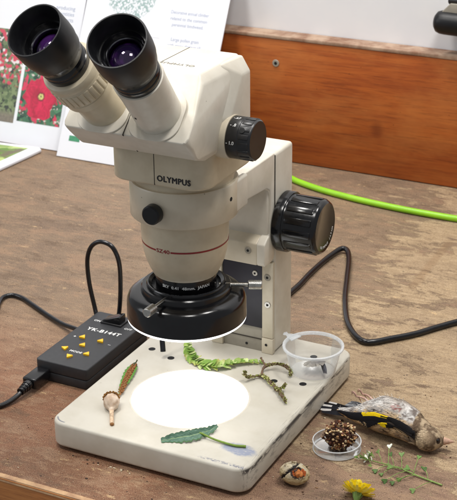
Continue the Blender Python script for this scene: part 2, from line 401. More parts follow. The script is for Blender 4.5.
def catmull(pts, n=10):
    P = [Vector(p) for p in pts]; P = [P[0] * 2 - P[1]] + P + [P[-1] * 2 - P[-2]]; out = []
    for i in range(1, len(P) - 2):
        for k in range(n):
            t = k / n
            out.append(0.5 * (2 * P[i] + (P[i + 1] - P[i - 1]) * t + (2 * P[i - 1] - 5 * P[i] + 4 * P[i + 1] - P[i + 2]) * t * t + (3 * P[i] - P[i - 1] - 3 * P[i + 1] + P[i + 2]) * t ** 3))
    out.append(P[-2]); return out
def tube(pts, r, n=12, sub=10, bm=None):
    """swept round tube with caps; r is a number or a function of 0..1"""
    bm = bm or bmesh.new(); C = catmull(pts, sub) if sub else [Vector(p) for p in pts]; N = len(C)
    t = (C[1] - C[0]).normalized(); u = t.orthogonal().normalized(); rings = []
    for i, c in enumerate(C):
        t2 = (C[min(i + 1, N - 1)] - C[max(i - 1, 0)]).normalized()
        q = t.rotation_difference(t2); u = (q @ u); u = (u - t2 * u.dot(t2)).normalized(); t = t2; v = t.cross(u)
        rr = r(i / (N - 1)) if callable(r) else r
        rings.append([bm.verts.new(c + (u * math.cos(2 * PI * k / n) + v * math.sin(2 * PI * k / n)) * rr) for k in range(n)])
    for a, b in zip(rings, rings[1:]):
        for k in range(n): bm.faces.new((a[k], a[(k + 1) % n], b[(k + 1) % n], b[k]))
    bm.faces.new(rings[0][::-1]); bm.faces.new(rings[-1])
    return bm
def ball(c, r, sub=2, jitter=0.0, seed=0, nscale=1.0):
    bm = bmesh.new(); bmesh.ops.create_icosphere(bm, subdivisions=sub, radius=1)
    r = Vector(r) if not isinstance(r, (int, float)) else Vector((r, r, r))
    for v in bm.verts:
        k = 1 + jitter * noise.noise(v.co * nscale + Vector((seed, seed * 1.7, 0)))
        v.co = Vector(c) + Vector((v.co.x * r.x, v.co.y * r.y, v.co.z * r.z)) * k
    return bm
def remesh(bm, voxel, smooth=2):
    me = bpy.data.meshes.new('tmp'); bm.to_mesh(me); bm.free()
    o = bpy.data.objects.new('tmp', me); COL.objects.link(o)
    md = o.modifiers.new('r', 'REMESH'); md.mode = 'VOXEL'; md.voxel_size = voxel
    if smooth: s = o.modifiers.new('s', 'SMOOTH'); s.iterations = smooth; s.factor = 0.5
    dg = bpy.context.evaluated_depsgraph_get(); m2 = bpy.data.meshes.new_from_object(o.evaluated_get(dg))
    out = bmesh.new(); out.from_mesh(m2)
    bpy.data.objects.remove(o); bpy.data.meshes.remove(me); bpy.data.meshes.remove(m2)
    return out
def tint(bm, fn):
    L = bm.loops.layers.float_color.get('tint') or bm.loops.layers.float_color.new('tint')
    for f in bm.faces:
        for l in f.loops: l[L] = (*fn(l.vert.co), 1)
    return bm
def lerp(a, b, t): return tuple(x + (y - x) * t for x, y in zip(a, b))
def text(s, size, o, u, v, sx=1.0, bold=0.0, align='CENTER', ext=0.12, wrap=None, space=1.0):
    """lettering as a thin raised mesh. u = reading direction, v = up. wrap=(cx, cy, radius, angle): bent round a vertical cylinder; bold in mm"""
    c = bpy.data.curves.new('t', 'FONT'); c.body = s; c.size = size; c.align_x = align; c.align_y = 'CENTER'; c.extrude = ext; c.resolution_u = 3
    c.space_character = space
    ob = bpy.data.objects.new('t', c); COL.objects.link(ob)
    dg = bpy.context.evaluated_depsgraph_get(); me = bpy.data.meshes.new_from_object(ob.evaluated_get(dg))
    bm = bmesh.new(); bm.from_mesh(me)
    bpy.data.objects.remove(ob); bpy.data.curves.remove(c); bpy.data.meshes.remove(me)
    if bold:
        src = bm.copy()
        for k, (dx, dy) in enumerate(((-1, 0), (1, 0), (0, 0.6), (0, -0.6))):
            q = src.copy()
            for z in q.verts: z.co += Vector((dx * bold, dy * bold, 0.012 * (k + 1)))
            add_bm(bm, q)
        src.free()
    o = Vector(o); u = Vector(u).normalized(); v = Vector(v).normalized(); n = u.cross(v)
    if wrap:
        bmesh.ops.subdivide_edges(bm, edges=[e for e in bm.edges if e.calc_length() > 1.5], cuts=1)
    for q in bm.verts:
        x, y, z = q.co.x * sx, q.co.y, q.co.z
        if wrap:
            cx, cy, r, a0 = wrap; rr = r(o.z + y) if callable(r) else r
            a = a0 + x / rr; q.co = Vector((cx + (rr + z) * math.cos(a), cy + (rr + z) * math.sin(a), o.z + y))
        else: q.co = o + u * x + v * y + n * z
    return bm
def cyl(o, d, r, h, bev=0.3, n=32, r2=None):
    r2 = r if r2 is None else r2
    return lathe(o, d, [(0, 0), (r - bev, 0), (r, bev), (r2, h - bev), (r2 - bev, h), (0, h)], n)
def screw(name, parent, o, d, r, mat=None, slot=True):
    s = obj(name, cyl(o, d, r, 0.9, 0.3, 24), mat or M_steel, parent)
    if slot: obj('socket', cyl(Vector(o) + Vector(d).normalized() * 0.75, d, r * 0.42, 0.3, 0.05, 6), M_hole, s)
    return s

# ================================================================== setting
wl = box(-1500, 1200, 740, 800, -100, 1400)
obj('wall', wl, M_wall, kind='structure')

bench = empty('workbench', (0, 0, 0), 'wide wooden workbench top with worn brown paint under the microscope', 'workbench')
obj('top', box(-1400, 1100, -52.5, 738, -30, 0), M_table, bench)
obj('edge_trim', prism([(-55.5, -1.4), (-54.6, -0.5), (-52.6, -0.4), (-52.6, -44), (-55.5, -44)], (-1400, 0, 0), (0, 1, 0), (0, 0, 1), 2500), M_edge, bench)
obj('worn_arris', prism([(-55.9, -3.4), (-54.9, -0.2), (-52.0, 0.25), (-50.6, 0.25), (-50.6, -0.4), (-55.5, -4)], (-1400, 0, 0), (0, 1, 0), (0, 0, 1), 2500), M_worn_edge, bench)

board = empty('backboard', (0, 715, 0), 'red-brown varnished wooden board along the foot of the white wall', 'board')
obj('plank', box(-1400, 1100, 713.5, 738.5, 1, 158.5, 0.8, 2), M_board, board)
obj('ledge', box(-1400, 1100, 712.4, 739, 158.6, 163, 0.8, 2), M_ledge, board)
sw = obj('screw_head', cyl((-126.4, 713.6, 127.9), (0, -1, 0), 4.6, 1.2, 0.5, 24), M_grey_metal, board)
obj('socket', cyl((-126.4, 712.5, 127.9), (0, -1, 0), 2.2, 0.35, 0.1, 6), M_hole, sw)

# ------------------------------------------------------------------ display cards leaning on the wall
def mat_garden():
    n = NT('garden_photo_print'); co = n.co()
    d = n.vor(n.vm('ADD', co, n.vm('MULTIPLY', n.noise(co, 0.2, 3, 0.5, 0, True), (4, 4, 0))), 0.22, 'F1', 'Color')
    r = n.sep(d)[0]; y = n.sep(co)[1]
    col = n.mix(r, lin((62, 84, 48)), lin((128, 142, 100)))
    col = n.mix(n.ss(n.noise(co, 0.14, 4), 0.52, 0.6), col, lin((44, 52, 40)))
    col = n.mix(n.ss(n.M('MULTIPLY', n.sep(d)[1], n.ss(y, 40, 100)), 0.55, 0.65), col, lin((196, 62, 84)))
    col = n.mix(n.ss(n.M('MULTIPLY', n.sep(d)[2], n.ss(y, 50, 90)), 0.8, 0.9), col, lin((222, 212, 214)))
    col = n.mix(n.ss(y, 34, 46, 1, 0), col, n.mix(n.noise(co, 0.3, 4), lin((92, 86, 76)), lin((142, 132, 116))))
    return n.set(Base_Color=col, Roughness=0.35)
def mat_poppy_print(cx, cy):
    n = NT('red_flower_photo_print'); co = n.co()
    wv = n.vm('ADD', co, n.vm('MULTIPLY', n.vm('SUBTRACT', n.noise(co, 0.05, 3, 0.5, 0, True), (0.5, 0.5, 0.5)), (26, 26, 0)))
    bgc = n.vor(co, 0.16, 'F1', 'Color')
    col = n.mix(n.sep(bgc)[0], lin((26, 58, 44)), lin((76, 128, 92)))
    col = n.mix(n.ss(n.noise(co, 0.09, 3), 0.55, 0.6), col, lin((206, 48, 84)))
    col = n.mix(n.ss(n.noise(n.vm('ADD', co, (50, 9, 0)), 0.12, 3), 0.6, 0.64), col, lin((210, 196, 190)))
    d = n.vm('DISTANCE', n.vm('MULTIPLY', wv, (1, 0.95, 0)), (cx, cy * 0.95, 0))
    pet = n.mix(n.ss(n.noise(n.vm('MULTIPLY', wv, (1, 0.6, 0)), 0.085, 5, 0.65, 1.0), 0.35, 0.65), lin((212, 22, 74)), lin((164, 10, 48)))
    col = n.mix(n.ss(n.M('MULTIPLY_ADD', n.noise(co, 0.035, 2), 22, d), 36, 38, 1, 0), col, pet)
    d0 = n.vm('DISTANCE', n.vm('MULTIPLY', co, (1, 1, 0)), (cx + 2, cy + 1, 0))
    dd = n.M('ADD', d0, n.M('MULTIPLY', n.noise(co, 0.5, 3), 5))
    col = n.mix(n.ss(dd, 7, 10, 1, 0), col, lin((120, 10, 40)))
    col = n.mix(n.ss(dd, 5.5, 7.2, 1, 0), col, lin((206, 200, 120)))
    col = n.mix(n.ss(dd, 3.2, 4.6, 1, 0), col, lin((70, 90, 60)))
    return n.set(Base_Color=col, Roughness=0.35)
def mat_pollen(cx, cy, R):
    n = NT('pollen_drawing_print'); co = n.co()
    d = n.vm('DISTANCE', n.vm('MULTIPLY', co, (1, 1, 0)), (cx, cy, 0))
    dots = n.ss(n.vor(co, 0.28), 0.3, 0.5)
    f = n.M('MULTIPLY', n.M('MULTIPLY', dots, n.ss(n.M('ADD', d, n.M('MULTIPLY', n.noise(co, 0.25, 3), 9)), R, R + 4, 1, 0)), n.ss(n.noise(co, 0.4, 3), 0.38, 0.56))
    return n.set(Base_Color=n.mix(f, lin((231, 233, 239)), lin((150, 174, 172))), Roughness=0.4)

def flat(x0, x1, y0, y1, z=0.9, h=0.25): return box(x0, x1, y0, y1, z, z + h)
TA = math.radians(90) - math.atan(0.43)
cardA = empty('information_card', (-392, 622, 0.6), 'white card with red flower photo and garden photo, left and rearmost against the wall', 'card', 'information cards', rot=(TA, 0, 0))
obj('sheet', box(-212, 0, 0, 297, -1.0, 0.9, 0.4, 1), M_card, cardA)
obj('flower_photo', flat(-76, -9, 31, 104), mat_poppy_print(-46, 66), cardA)
obj('garden_photo', flat(-200, -81, 27, 150), mat_garden(), cardA)
for i, s in enumerate(('large, producing', 'quantities', 'insects', 'then')):
    obj('printed_line', text(s, 7.2, (-14, 186 - i * 7.6, 0.9), (1, 0, 0), (0, 1, 0), 1, 0.0, 'RIGHT'), M_grey_ink, cardA)
TB = math.radians(90) - math.atan(0.5)
cardB = empty('information_card', (-389, 606, 0.6), 'white card with pollen drawing and blue-grey caption, behind the eyepieces', 'card', 'information cards', rot=(TB, 0, 0))
obj('sheet', box(0, 203, 0, 294, -1.0, 0.9, 0.4, 1), M_card, cardB)
obj('pollen_drawing', flat(14, 116, 168, 288), mat_pollen(66, 222, 38), cardB)
for s, y in (('Decorative annual climber', 203), ('related to the common', 195), ('perennial bindweed.', 187.2), ('Large pollen grain', 168.5), ('with many distinct all', 161)):
    obj('printed_line', text(s, 6.0, (152, y, 0.9), (1, 0, 0), (0, 1, 0), 0.84 if len(s) > 24 else 0.92), M_grey_ink, cardB)
obj('green_mark', flat(14, 30, 22, 29), mottled('green_print', lin((70, 150, 110)), None, 0.5, 0.2, 0), cardB)

# booklet lying at the left
bk = empty('booklet', (-470, 590, 0), 'thin white booklet with green garden cover lying flat at the left edge', 'booklet')
bpts = [(-640, 470), (-423.5, 524), (-410, 604), (-416, 611), (-640, 588)]
def mat_cover():
    n = NT('green_cover_print'); co = n.co()
    c = n.vor(n.vm('ADD', co, n.vm('MULTIPLY', n.noise(co, 0.06, 3, 0.5, 0, True), (18, 18, 0))), 0.05, 'F1', 'Color')
    col = n.mix(n.sep(c)[0], lin((92, 132, 50)), lin((186, 204, 130)))
    col = n.mix(n.ss(n.noise(co, 0.05, 4), 0.55, 0.65), col, lin((112, 104, 84)))
    return n.set(Base_Color=col, Roughness=0.4)
bpts = [(-660, 400), (-432, 400), (-414, 609), (-421, 615), (-660, 592)]
obj('pages', prism(bpts, (0, 0, 0.3), (1, 0, 0), (0, 1, 0), 5.0, 1.8, 4), M_card, bk)
obj('cover_photo', prism([(-650, 410), (-447, 410), (-431, 604), (-650, 586)], (0, 0, 5.3), (1, 0, 0), (0, 1, 0), 0.25), mat_cover(), bk)

# black handle fixed to the wall, top right
hd = empty('wall_handle', (140, 722, 196), 'thick black rubber grip with metal tongue on the white wall at top right', 'handle')
obj('grip', lathe((77, 712, 202.5), (1, 0, -0.02), [(0, 0), (8, 0.6), (12, 3.5), (13.6, 8), (14, 14), (14, 120), (12, 126), (0, 127)], 48), M_rubber, hd)
obj('tongue', hull([(82, 708, 211), (96, 708, 226), (200, 708, 226), (200, 708, 211), (82, 738, 211), (96, 738, 226), (200, 738, 226), (200, 738, 211)], 1.2), M_grey_metal, hd)
obj('cap', lathe((92, 714, 228.5), (1, 0, 0), [(0, 0), (4, 0.5), (5.2, 2), (5.2, 90), (0, 92)], 32), M_black, hd)

# ================================================================== microscope
AX, AY = 86.0, 83.0
mic = empty('microscope', (90, 110, 0), 'cream stereo microscope with twin black eyepieces standing on the workbench', 'microscope')

# base
bs = obj('base', prism(rrect(0, 179, 0, 223, 13, 10), (0, 0, 3), (1, 0, 0), (0, 1, 0), 22, 2.6, 4), M_base, mic, 30)
for x, y in ((16, 16), (163, 16), (16, 205), (163, 205)):
    obj('foot', cyl((x, y, 0.1), (0, 0, 1), 8, 3.2, 0.5, 24), M_rubber, bs)
for x, y in ((14.2, 146.8), (37.9, 139), (138, 140.3), (162.5, 146.2), (151, 196)):
    obj('clip_hole', lathe((x, y, 25.0), (0, 0, 1), [(0, 0.06), (2.6, 0.06), (3.0, 0.12), (3.2, 0.02)], 28), M_hole, bs)
obj('stage_rim', lathe((86.9, 83, 25), (0, 0, 1), [(49.3, 0.05), (49.5, 0.25), (50.6, 0.25), (51.0, 0.02)], 128), M_cream_light, mic)
obj('stage_plate', lathe((86.9, 83, 25), (0, 0, 1), [(0, 0.3), (48.9, 0.3), (49.3, 0.1)], 128), M_stage, mic)

# column
cl = obj('column', box(56, 117, 186.6, 223.5, 25.2, 213.5, 3.2, 4), M_cream_light, mic)
for x0, x1 in ((56, 67), (106, 117)):
    obj('column_rib', box(x0 + 0.2, x1 - 0.2, 183, 187.2, 40.6, 114, 0.8, 2), M_cream, cl)
    obj('column_foot', box(x0, x1, 182.6, 188, 25.1, 40.0, 0.8, 2), M_cream, cl)
pn = obj('dark_panel', box(67.2, 105.8, 184.4, 187.4, 48.5, 120, 0.4, 2), M_panel, cl)
obj('recess_plate', box(67.2, 105.8, 185.6, 187.3, 25.1, 48.3, 0.3, 2), M_grey_metal, cl)
obj('recess_lip', box(67.2, 105.8, 184.9, 187.0, 36.6, 37.6, 0.2, 1), M_seam, cl)
screw('screw_head', pn, (99, 184.5, 101), (0, -1, 0), 2.6)
screw('screw_head', cl, (111.6, 183.1, 99.8), (0, -1, 0), 3.1, M_grey_metal)
screw('screw_head', cl, (111.8, 183.1, 73.5), (0, -1, 0), 3.0)
screw('screw_head', cl, (110.6, 182.7, 34), (0, -1, 0), 1.2, M_hole, False)
screw('screw_head', cl, (90, 185.7, 30), (0, -1, 0), 1.2, M_hole, False)

# focusing carriage and arm (side walls with a pocket between them)
carr = obj('focus_arm', box(57, 115, 176, 186.0, 120, 214, 1.6, 3), M_cream_light, mic)
rib = [(110, 215), (186.2, 214.2), (186.2, 118.5), (180, 116.5), (168, 116.5), (166.2, 119), (166.2, 137), (172, 141), (177.6, 143), (178.2, 178), (176.5, 183.5), (170, 187.2), (110, 192.6)]
for x0 in (55.2, 108.8):
    obj('arm_side', prism(rib, (x0, 0, 0), (0, 1, 0), (0, 0, 1), 8, 1.2, 3), M_cream_light, carr)
obj('arm_web', box(62.9, 109.1, 100, 180, 196, 212.6, 2, 3), M_cream_light, carr)
obj('arm_chin', hull([(62.8, 166.6, 117), (109.2, 166.6, 117), (62.8, 186, 117), (109.2, 186, 117), (62.8, 166.6, 137), (109.2, 166.6, 137), (62.8, 186, 147), (109.2, 186, 147)], 1.2), M_cream, carr)
screw('screw_head', carr, (101, 166.7, 130), (0, -1, 0), 3.1, M_grey_metal)
obj('arm_seam', box(116.2, 117.2, 186.2, 186.5, 134, 212), M_seam, carr)

# focus knobs
for sgn in (1, -1):
    bx = 117.1 if sgn == 1 else 55.9
    d = (sgn, 0, 0); C0 = (bx, 203, 147)
    fk = obj('focus_knob', lathe(C0, d, [(0, 0), (25.5, 0), (26.6, 0.8), (26.6, 8), (26, 8.8), (24.9, 8.8), (24.4, 10), (24.0, 36.5), (22.6, 38.8), (21.2, 39.6), (20.4, 39.2), (0, 39.0)], 96), M_gloss, mic)
    rb = bmesh.new()
    for k in range(14):
        a = 2 * PI * k / 14
        u, v, dd = frame(d); rad = u * math.cos(a) + v * math.sin(a); tn = dd.cross(rad)
        c = Vector(C0) + dd * 22.8 + rad * 23.9
        b2 = box(-12.4, 12.4, -3.0, 3.0, -1.2, 1.1, 0.9, 2)
        mt = Matrix((dd, tn, rad)).transposed()
        for q in b2.verts: q.co = c + mt @ q.co
        add_bm(rb, b2)
    obj('grip_rib', rb, M_gloss, fk)
    if sgn == 1:
        arc = bmesh.new()
        ww = 'OLYMPUS JAPAN'
        for i, ch in enumerate(ww):
            if ch == ' ': continue
            a = math.radians(-118 + i * 8.2)          # angle in the face plane, from +Y towards +Z
            rad = Vector((0, math.cos(a), math.sin(a))); tg = Vector((0, -math.sin(a), math.cos(a)))
            add_bm(arc, text(ch, 3.2, Vector(C0) + Vector((39.2, 0, 0)) + rad * 17.6, tg, -rad))
        obj('lettering', arc, M_white_ink, fk)

# mounting collar, barrel, objective
col_ = obj('collar', lathe((AX, AY, 0), (0, 0, 1), [(36, 194.6), (42.2, 194.6), (43, 195.6), (43, 222.6), (42.2, 223.8), (39.5, 223.8), (39.0, 221)], 128), M_cream, mic)
obj('clamp_lug', box(122.5, 128.0, 84, 112, 196, 222.6, 2.0, 3), M_cream_light, col_)
obj('set_screw', cyl((128.6 - 0.3, 80, 212), (1, -0.06, 0), 1.9, 0.7, 0.2, 20), M_hole, col_)
ck = obj('clamp_knob', lathe((AX - 1.5, AY - 42.6, 208), (0, -1, 0), [(0, 0), (5.2, 0), (5.2, 1.6), (7.4, 1.8), (7.9, 2.8), (7.7, 8.2), (6.6, 9.4), (0, 9.6)], 40), M_rubber, col_)
BPROF = [(35.2, 198), (35.2, 186), (35.0, 176), (34.3, 168), (33.2, 161), (31.4, 154.5), (29.2, 149), (27.4, 145.5), (26.6, 143.6), (25.6, 142.6), (23, 142.4)]
def brad(z):
    for (r0, z0), (r1, z1) in zip(BPROF, BPROF[1:]):
        if z1 <= z <= z0: return r0 + (r1 - r0) * (z0 - z) / (z0 - z1)
    return 35.2
body = obj('barrel', lathe((AX, AY, 0), (0, 0, 1), BPROF[::-1], 128), M_cream_warm, mic, 35)
for a0, a1 in ((-262, -103), (-81, 18)):
    ln = bmesh.new(); N = 60; rows = []
    for i in range(N + 1):
        a = math.radians(a0 + (a1 - a0) * i / N); rr = 0.12
        rows.append([ln.verts.new((AX + (brad(z) + rr) * math.cos(a), AY + (brad(z) + rr) * math.sin(a), z)) for z in (171.2, 172.7)])
    for p_, q_ in zip(rows, rows[1:]): ln.faces.new((p_[0], q_[0], q_[1], p_[1]))
    obj('red_line', ln, M_red, body)
for a in (-92, 26):
    obj('lettering', text('SZ40', 4.6, (0, 0, 172), (1, 0, 0), (0, 0, 1), 1.25, 0.1, wrap=(AX, AY, lambda z: brad(z) + 0.02, math.radians(a))), M_red, body)
ob_ = obj('objective', lathe((AX, AY, 0), (0, 0, 1), [(0, 126), (24.0, 126), (24.6, 126.6), (24.6, 139.5), (25.2, 140.2), (25.2, 142.3), (22, 142.6)], 96), M_gloss, mic)
obj('lettering', text('SKY  0.41  48mm.  JAPAN', 3.4, (0, 0, 137), (1, 0, 0), (0, 0, 1), 1.15, 0.06, wrap=(AX, AY, 24.62, math.radians(-62))), M_white_ink, ob_)

# head: turntable disc, lower block, prism housing
obj('turntable', lathe((AX, AY, 0), (0, 0, 1), [(0, 222), (40, 222), (40, 231.5), (0, 231.5)], 128), M_cream_warm, mic)
hb = obj('head_block', prism(rrect(43.5, 128.5, 37, 127, 17, 10), (0, 0, 230.5), (1, 0, 0), (0, 1, 0), 29, 2.2, 3), M_cream_warm, mic, 35)
obj('seam', box(85.7, 86.3, 36.9, 37.4, 231.5, 258), M_seam, hb)
lt = obj('lettering', text('OLYMPUS', 6.4, (102.6, 36.95, 237.2), (1, 0, 0), (0, 0, 1), 0.96, 0.3, space=1.1), M_ink, hb)
def sym(pts): return [(AX + s * x, y, z) for x, y, z in pts for s in (1, -1)]
house = obj('prism_housing', hull(sym([(40.5, 36.5, 323), (40.5, 98, 323), (45.5, 33, 316.5), (46, 98, 315),
    (51, 4, 294), (51.5, -2.5, 287.5), (49.5, -6.0, 284), (51.5, 4, 277.5), (49, 14, 265.5), (44, 36, 257.5), (44, 96, 257.5)]), 1.6, 3, 12), M_cream_light, mic, 25)
obj('side_bulge', hull(sym([(41.5, 66, 322.3), (45, 97, 322.3), (45, 74, 315.5), (45.2, 50, 285), (45, 58, 262), (51.2, 84, 311), (51.2, 98, 311), (51.2, 64, 283), (51.2, 69, 258), (51.2, 98, 258), (40, 62, 262), (46, 98, 250), (46, 76, 250)]), 1.4, 3, 12), M_cream_light, house, 25)
sm = bmesh.new()
for (y0, z0), (y1, z1) in (((-6.2, 284.3), (36.0, 323.0)), ((-6.0, 283.8), (4.0, 277.3)), ((4.0, 277.3), (14.0, 265.3))):
    dv = Vector((0, y1 - y0, z1 - z0)).normalized(); nv = Vector((0, -dv.z, dv.y)); nv = nv if nv.y < 0 else -nv
    add_bm(sm, hull([Vector((AX + sx, y, z)) + nv * k for sx in (-0.35, 0.35) for y, z in ((y0, z0), (y1, z1)) for k in (-1.0, 0.12)]))
obj('seam', sm, M_seam, house)
obj('top_seam', box(AX - 0.3, AX + 0.3, 38, 97, 322.7, 323.12), M_seam, house)
obj('lettering', text('OLYMPUS', 5.6, (AX + 14, 52, 323.05), (-1, 0, 0), (0, -1, 0), 1.1, 0.12, ext=0.05, space=1.1), M_faded_ink, house)

# zoom knobs
for sgn in (1, -1):
    d = (sgn, 0, 0); C0 = (AX + sgn * 46, 67, 268)
    zb = obj('zoom_boss', lathe(C0, d, [(0, -20), (17.2, -20), (17.0, 4), (16.4, 6.2), (0, 6.2)], 64), M_cream, house)
    zk = obj('zoom_knob', lathe((AX + sgn * 52.4, 67, 268), d, [(0, 0), (15.6, 0), (16.1, 0.6), (16.1, 9.2), (15.7, 9.6), (15.4, 18.6), (14.4, 19.8), (0, 19.6)], 72), M_black, zb)
    rb = bmesh.new()
    for k in range(16):
        a = 2 * PI * k / 16
        u, v, dd = frame(d); rad = u * math.cos(a) + v * math.sin(a); tn = dd.cross(rad)
        c = Vector((AX + sgn * 52.4, 67, 268)) + dd * 14.2 + rad * 15.3
        b2 = box(-4.2, 4.2, -1.9, 1.9, -0.8, 0.75, 0.6, 2); mt = Matrix((dd, tn, rad)).transposed()
        for q in b2.verts: q.co = c + mt @ q.co
        add_bm(rb, b2)
    obj('grip_rib', rb, M_black, zk)
    if sgn == 1:
        for s, a in (('-.67', 100), ('- .8', 128), ('- 1.0', 178)):
            # angle round the knob from +Y towards +Z; characters read along +X
            a = math.radians(a); rad = Vector((0, math.cos(a), math.sin(a)))
            obj('scale_mark', text(s, 3.6, Vector((AX + 56.6, 67, 268)) + rad * 16.12, (1, 0, 0), rad.cross(Vector((1, 0, 0))), 1.0, 0.08), M_white_ink, zk)
        a = math.radians(140); rad = Vector((0, math.cos(a), math.sin(a)))
        obj('socket', cyl(Vector((AX + 65, 67, 268)) + rad * 15.0, rad, 2.2, 1.2, 0.2, 20), M_hole, zk)

# eyepiece tubes
for sgn in (-1, 1):
    P0 = Vector((AX + sgn * 22.0, 8.5, 298.5)); P1 = Vector((AX + sgn * 32, -61, 370)); D = (P1 - P0).normalized(); Ln = (P1 - P0).length
    pl = obj('tube_flange', prism(rrect(-21, 20, -22, 20, 15, 8) if sgn == 1 else rrect(-20, 21, -22, 20, 15, 8), P0 + Vector((0, 0.6, -0.6)) * 0, (1, 0, 0), (0, 0.7071, 0.7071), 1.5, 0.6, 2), M_cream_light, house)
    if sgn == 1:
        tb = obj('eyepiece_tube', lathe(P0, D, [(0, -8), (17.4, -8), (17.3, 3), (17.6, 40), (18.2, 51), (18.2, 53.2), (17.2, 53.6), (0, 53.6)], 80), M_cream_light, mic)
        obj('set_screw', cyl(P0 + D * 22 + Vector((-0.29, -0.71, -0.64)).normalized() * 17.3, (-0.29, -0.71, -0.64), 0.9, 0.5, 0.1, 16), M_hole, tb)
        bs0 = 53.0
    else:
        tb = obj('eyepiece_tube', lathe(P0, D, [(0, -8), (17.4, -8), (17.2, 16), (17.0, 26), (0, 26)], 80), M_cream_warm, mic)
        ring = [(0, 25), (19.4, 25), (20.2, 25.8), (20.4, 31.6), (19.8, 32.2), (20.6, 33), (21.0, 47), (20.6, 48), (20.8, 49), (20.9, 53), (20.2, 54.6), (18.4, 55.2), (0, 55.2)]
        dr = obj('diopter_ring', lathe(P0, D, ring, 96), M_cream_warm, tb)
        rb = bmesh.new(); u, v, dd = frame(D)
        for k in range(30):
            a = 2 * PI * k / 30; rad = u * math.cos(a) + v * math.sin(a); tn = dd.cross(rad)
            c = P0 + dd * 40 + rad * 20.7; b2 = box(-6.2, 6.2, -1.65, 1.65, -0.8, 0.8, 0.5, 2); mt = Matrix((dd, tn, rad)).transposed()
            for q in b2.verts: q.co = c + mt @ q.co
            add_bm(rb, b2)
        obj('grip_rib', rb, M_cream_warm, dr)
        bs0 = 54.6
    ep = obj('eyepiece', lathe(P0, D, [(0, bs0), (16.6, bs0), (17.2, bs0 + 0.8), (17.2, bs0 + 5), (16.6, bs0 + 5.6), (16.6, bs0 + 6.6), (17.3, bs0 + 7.2), (17.3, bs0 + 11), (16.9, bs0 + 11.5), (17.3, bs0 + 12), (17.3, bs0 + 22), (0, bs0 + 22)], 80), M_gloss, tb)
    cs = bs0 + 17.5
    obj('eyecup', lathe(P0, D, [(17.0, cs), (18.6, cs), (19.2, cs + 0.8), (19.5, cs + 4), (20.5, cs + 8), (20.9, cs + 13), (21.0, Ln - 1), (20.6, Ln), (19.7, Ln), (19.0, Ln - 1.5), (18.2, Ln - 9), (17.2, Ln - 13), (16.4, Ln - 14.5)], 96), M_rubber, ep)
    obj('lens_mount', lathe(P0, D, [(17.4, Ln - 14), (15.8, Ln - 14.0), (15.2, Ln - 13.4), (14.8, Ln - 14.2), (14.2, Ln - 16.5), (12.6, Ln - 18), (12.6, Ln - 22)], 80), M_gloss, ep)
    obj('retaining_ring', lathe(P0, D, [(12.9, Ln - 17.2), (12.2, Ln - 16.8), (11.6, Ln - 17.4), (11.6, Ln - 20)], 80), M_ring, ep)
    obj('lens', lathe(P0, D, [(12.0 * math.sin(q * 0.9 / 10) / math.sin(0.9), Ln - 16.2 - 16.5 * (1 - math.cos(q * 0.9 / 10))) for q in range(11)], 64), M_lens, ep, 180)

# ================================================================== ring light
rl = empty('ring_light', (AX, AY, 102), 'black ring light with a glowing white underside clamped round the objective', 'ring light')
hs = obj('housing', lathe((AX, AY, 0), (0, 0, 1), [(27.5, 108), (27.5, 126), (28.2, 132.5), (30.6, 134.2), (31.6, 134.2), (32.2, 133.4), (32.4, 131.6), (35.6, 131.6), (36.6, 130.6), (37.0, 126.4), (40, 126), (44.2, 125.0), (47.2, 122.4), (48.6, 118.6), (48.9, 107.0), (48.9, 104.2), (48.5, 103.6)], 128), M_gloss, rl, 30)
obj('light_diffuser', lathe((AX, AY, 0), (0, 0, 1), [(48.4, 104.6), (48.7, 103.4), (48.4, 102.2), (47.4, 101.4), (30, 101.4), (27.6, 102.4), (27.6, 108)], 128), M_led, rl)
for a in (-92, 24, 146):
    a = math.radians(a); d = Vector((math.cos(a), math.sin(a), 0)); c = Vector((AX, AY, 130.2))
    ts = obj('thumb_screw', cyl(c + d * 50, d, 3.7, 11.5, 0.7, 28), M_steel, rl)
    obj('shaft', cyl(c + d * 26.5, d, 1.6, 24, 0.1, 16), M_steel, ts)
    kn = bmesh.new(); u, v, dd = frame(d)
    for k in range(20):
        q = 2 * PI * k / 20; rad = u * math.cos(q) + v * math.sin(q); tn = dd.cross(rad); b2 = box(-4.4, 4.4, -0.25, 0.25, -0.3, 0.25)
        mt = Matrix((dd, tn, rad)).transposed()
        for z in b2.verts: z.co = c + d * 55.8 + rad * 3.6 + mt @ z.co
        add_bm(kn, b2)
    obj('knurling', kn, M_steel, ts)
obj('power_lead', tube([(30, 152, 112), (27, 150, 92), (25, 147, 70), (27, 143, 48), (31, 137.5, 30.5)], lambda t: 2.0 + 0.5 * t, 10), M_cable, rl)

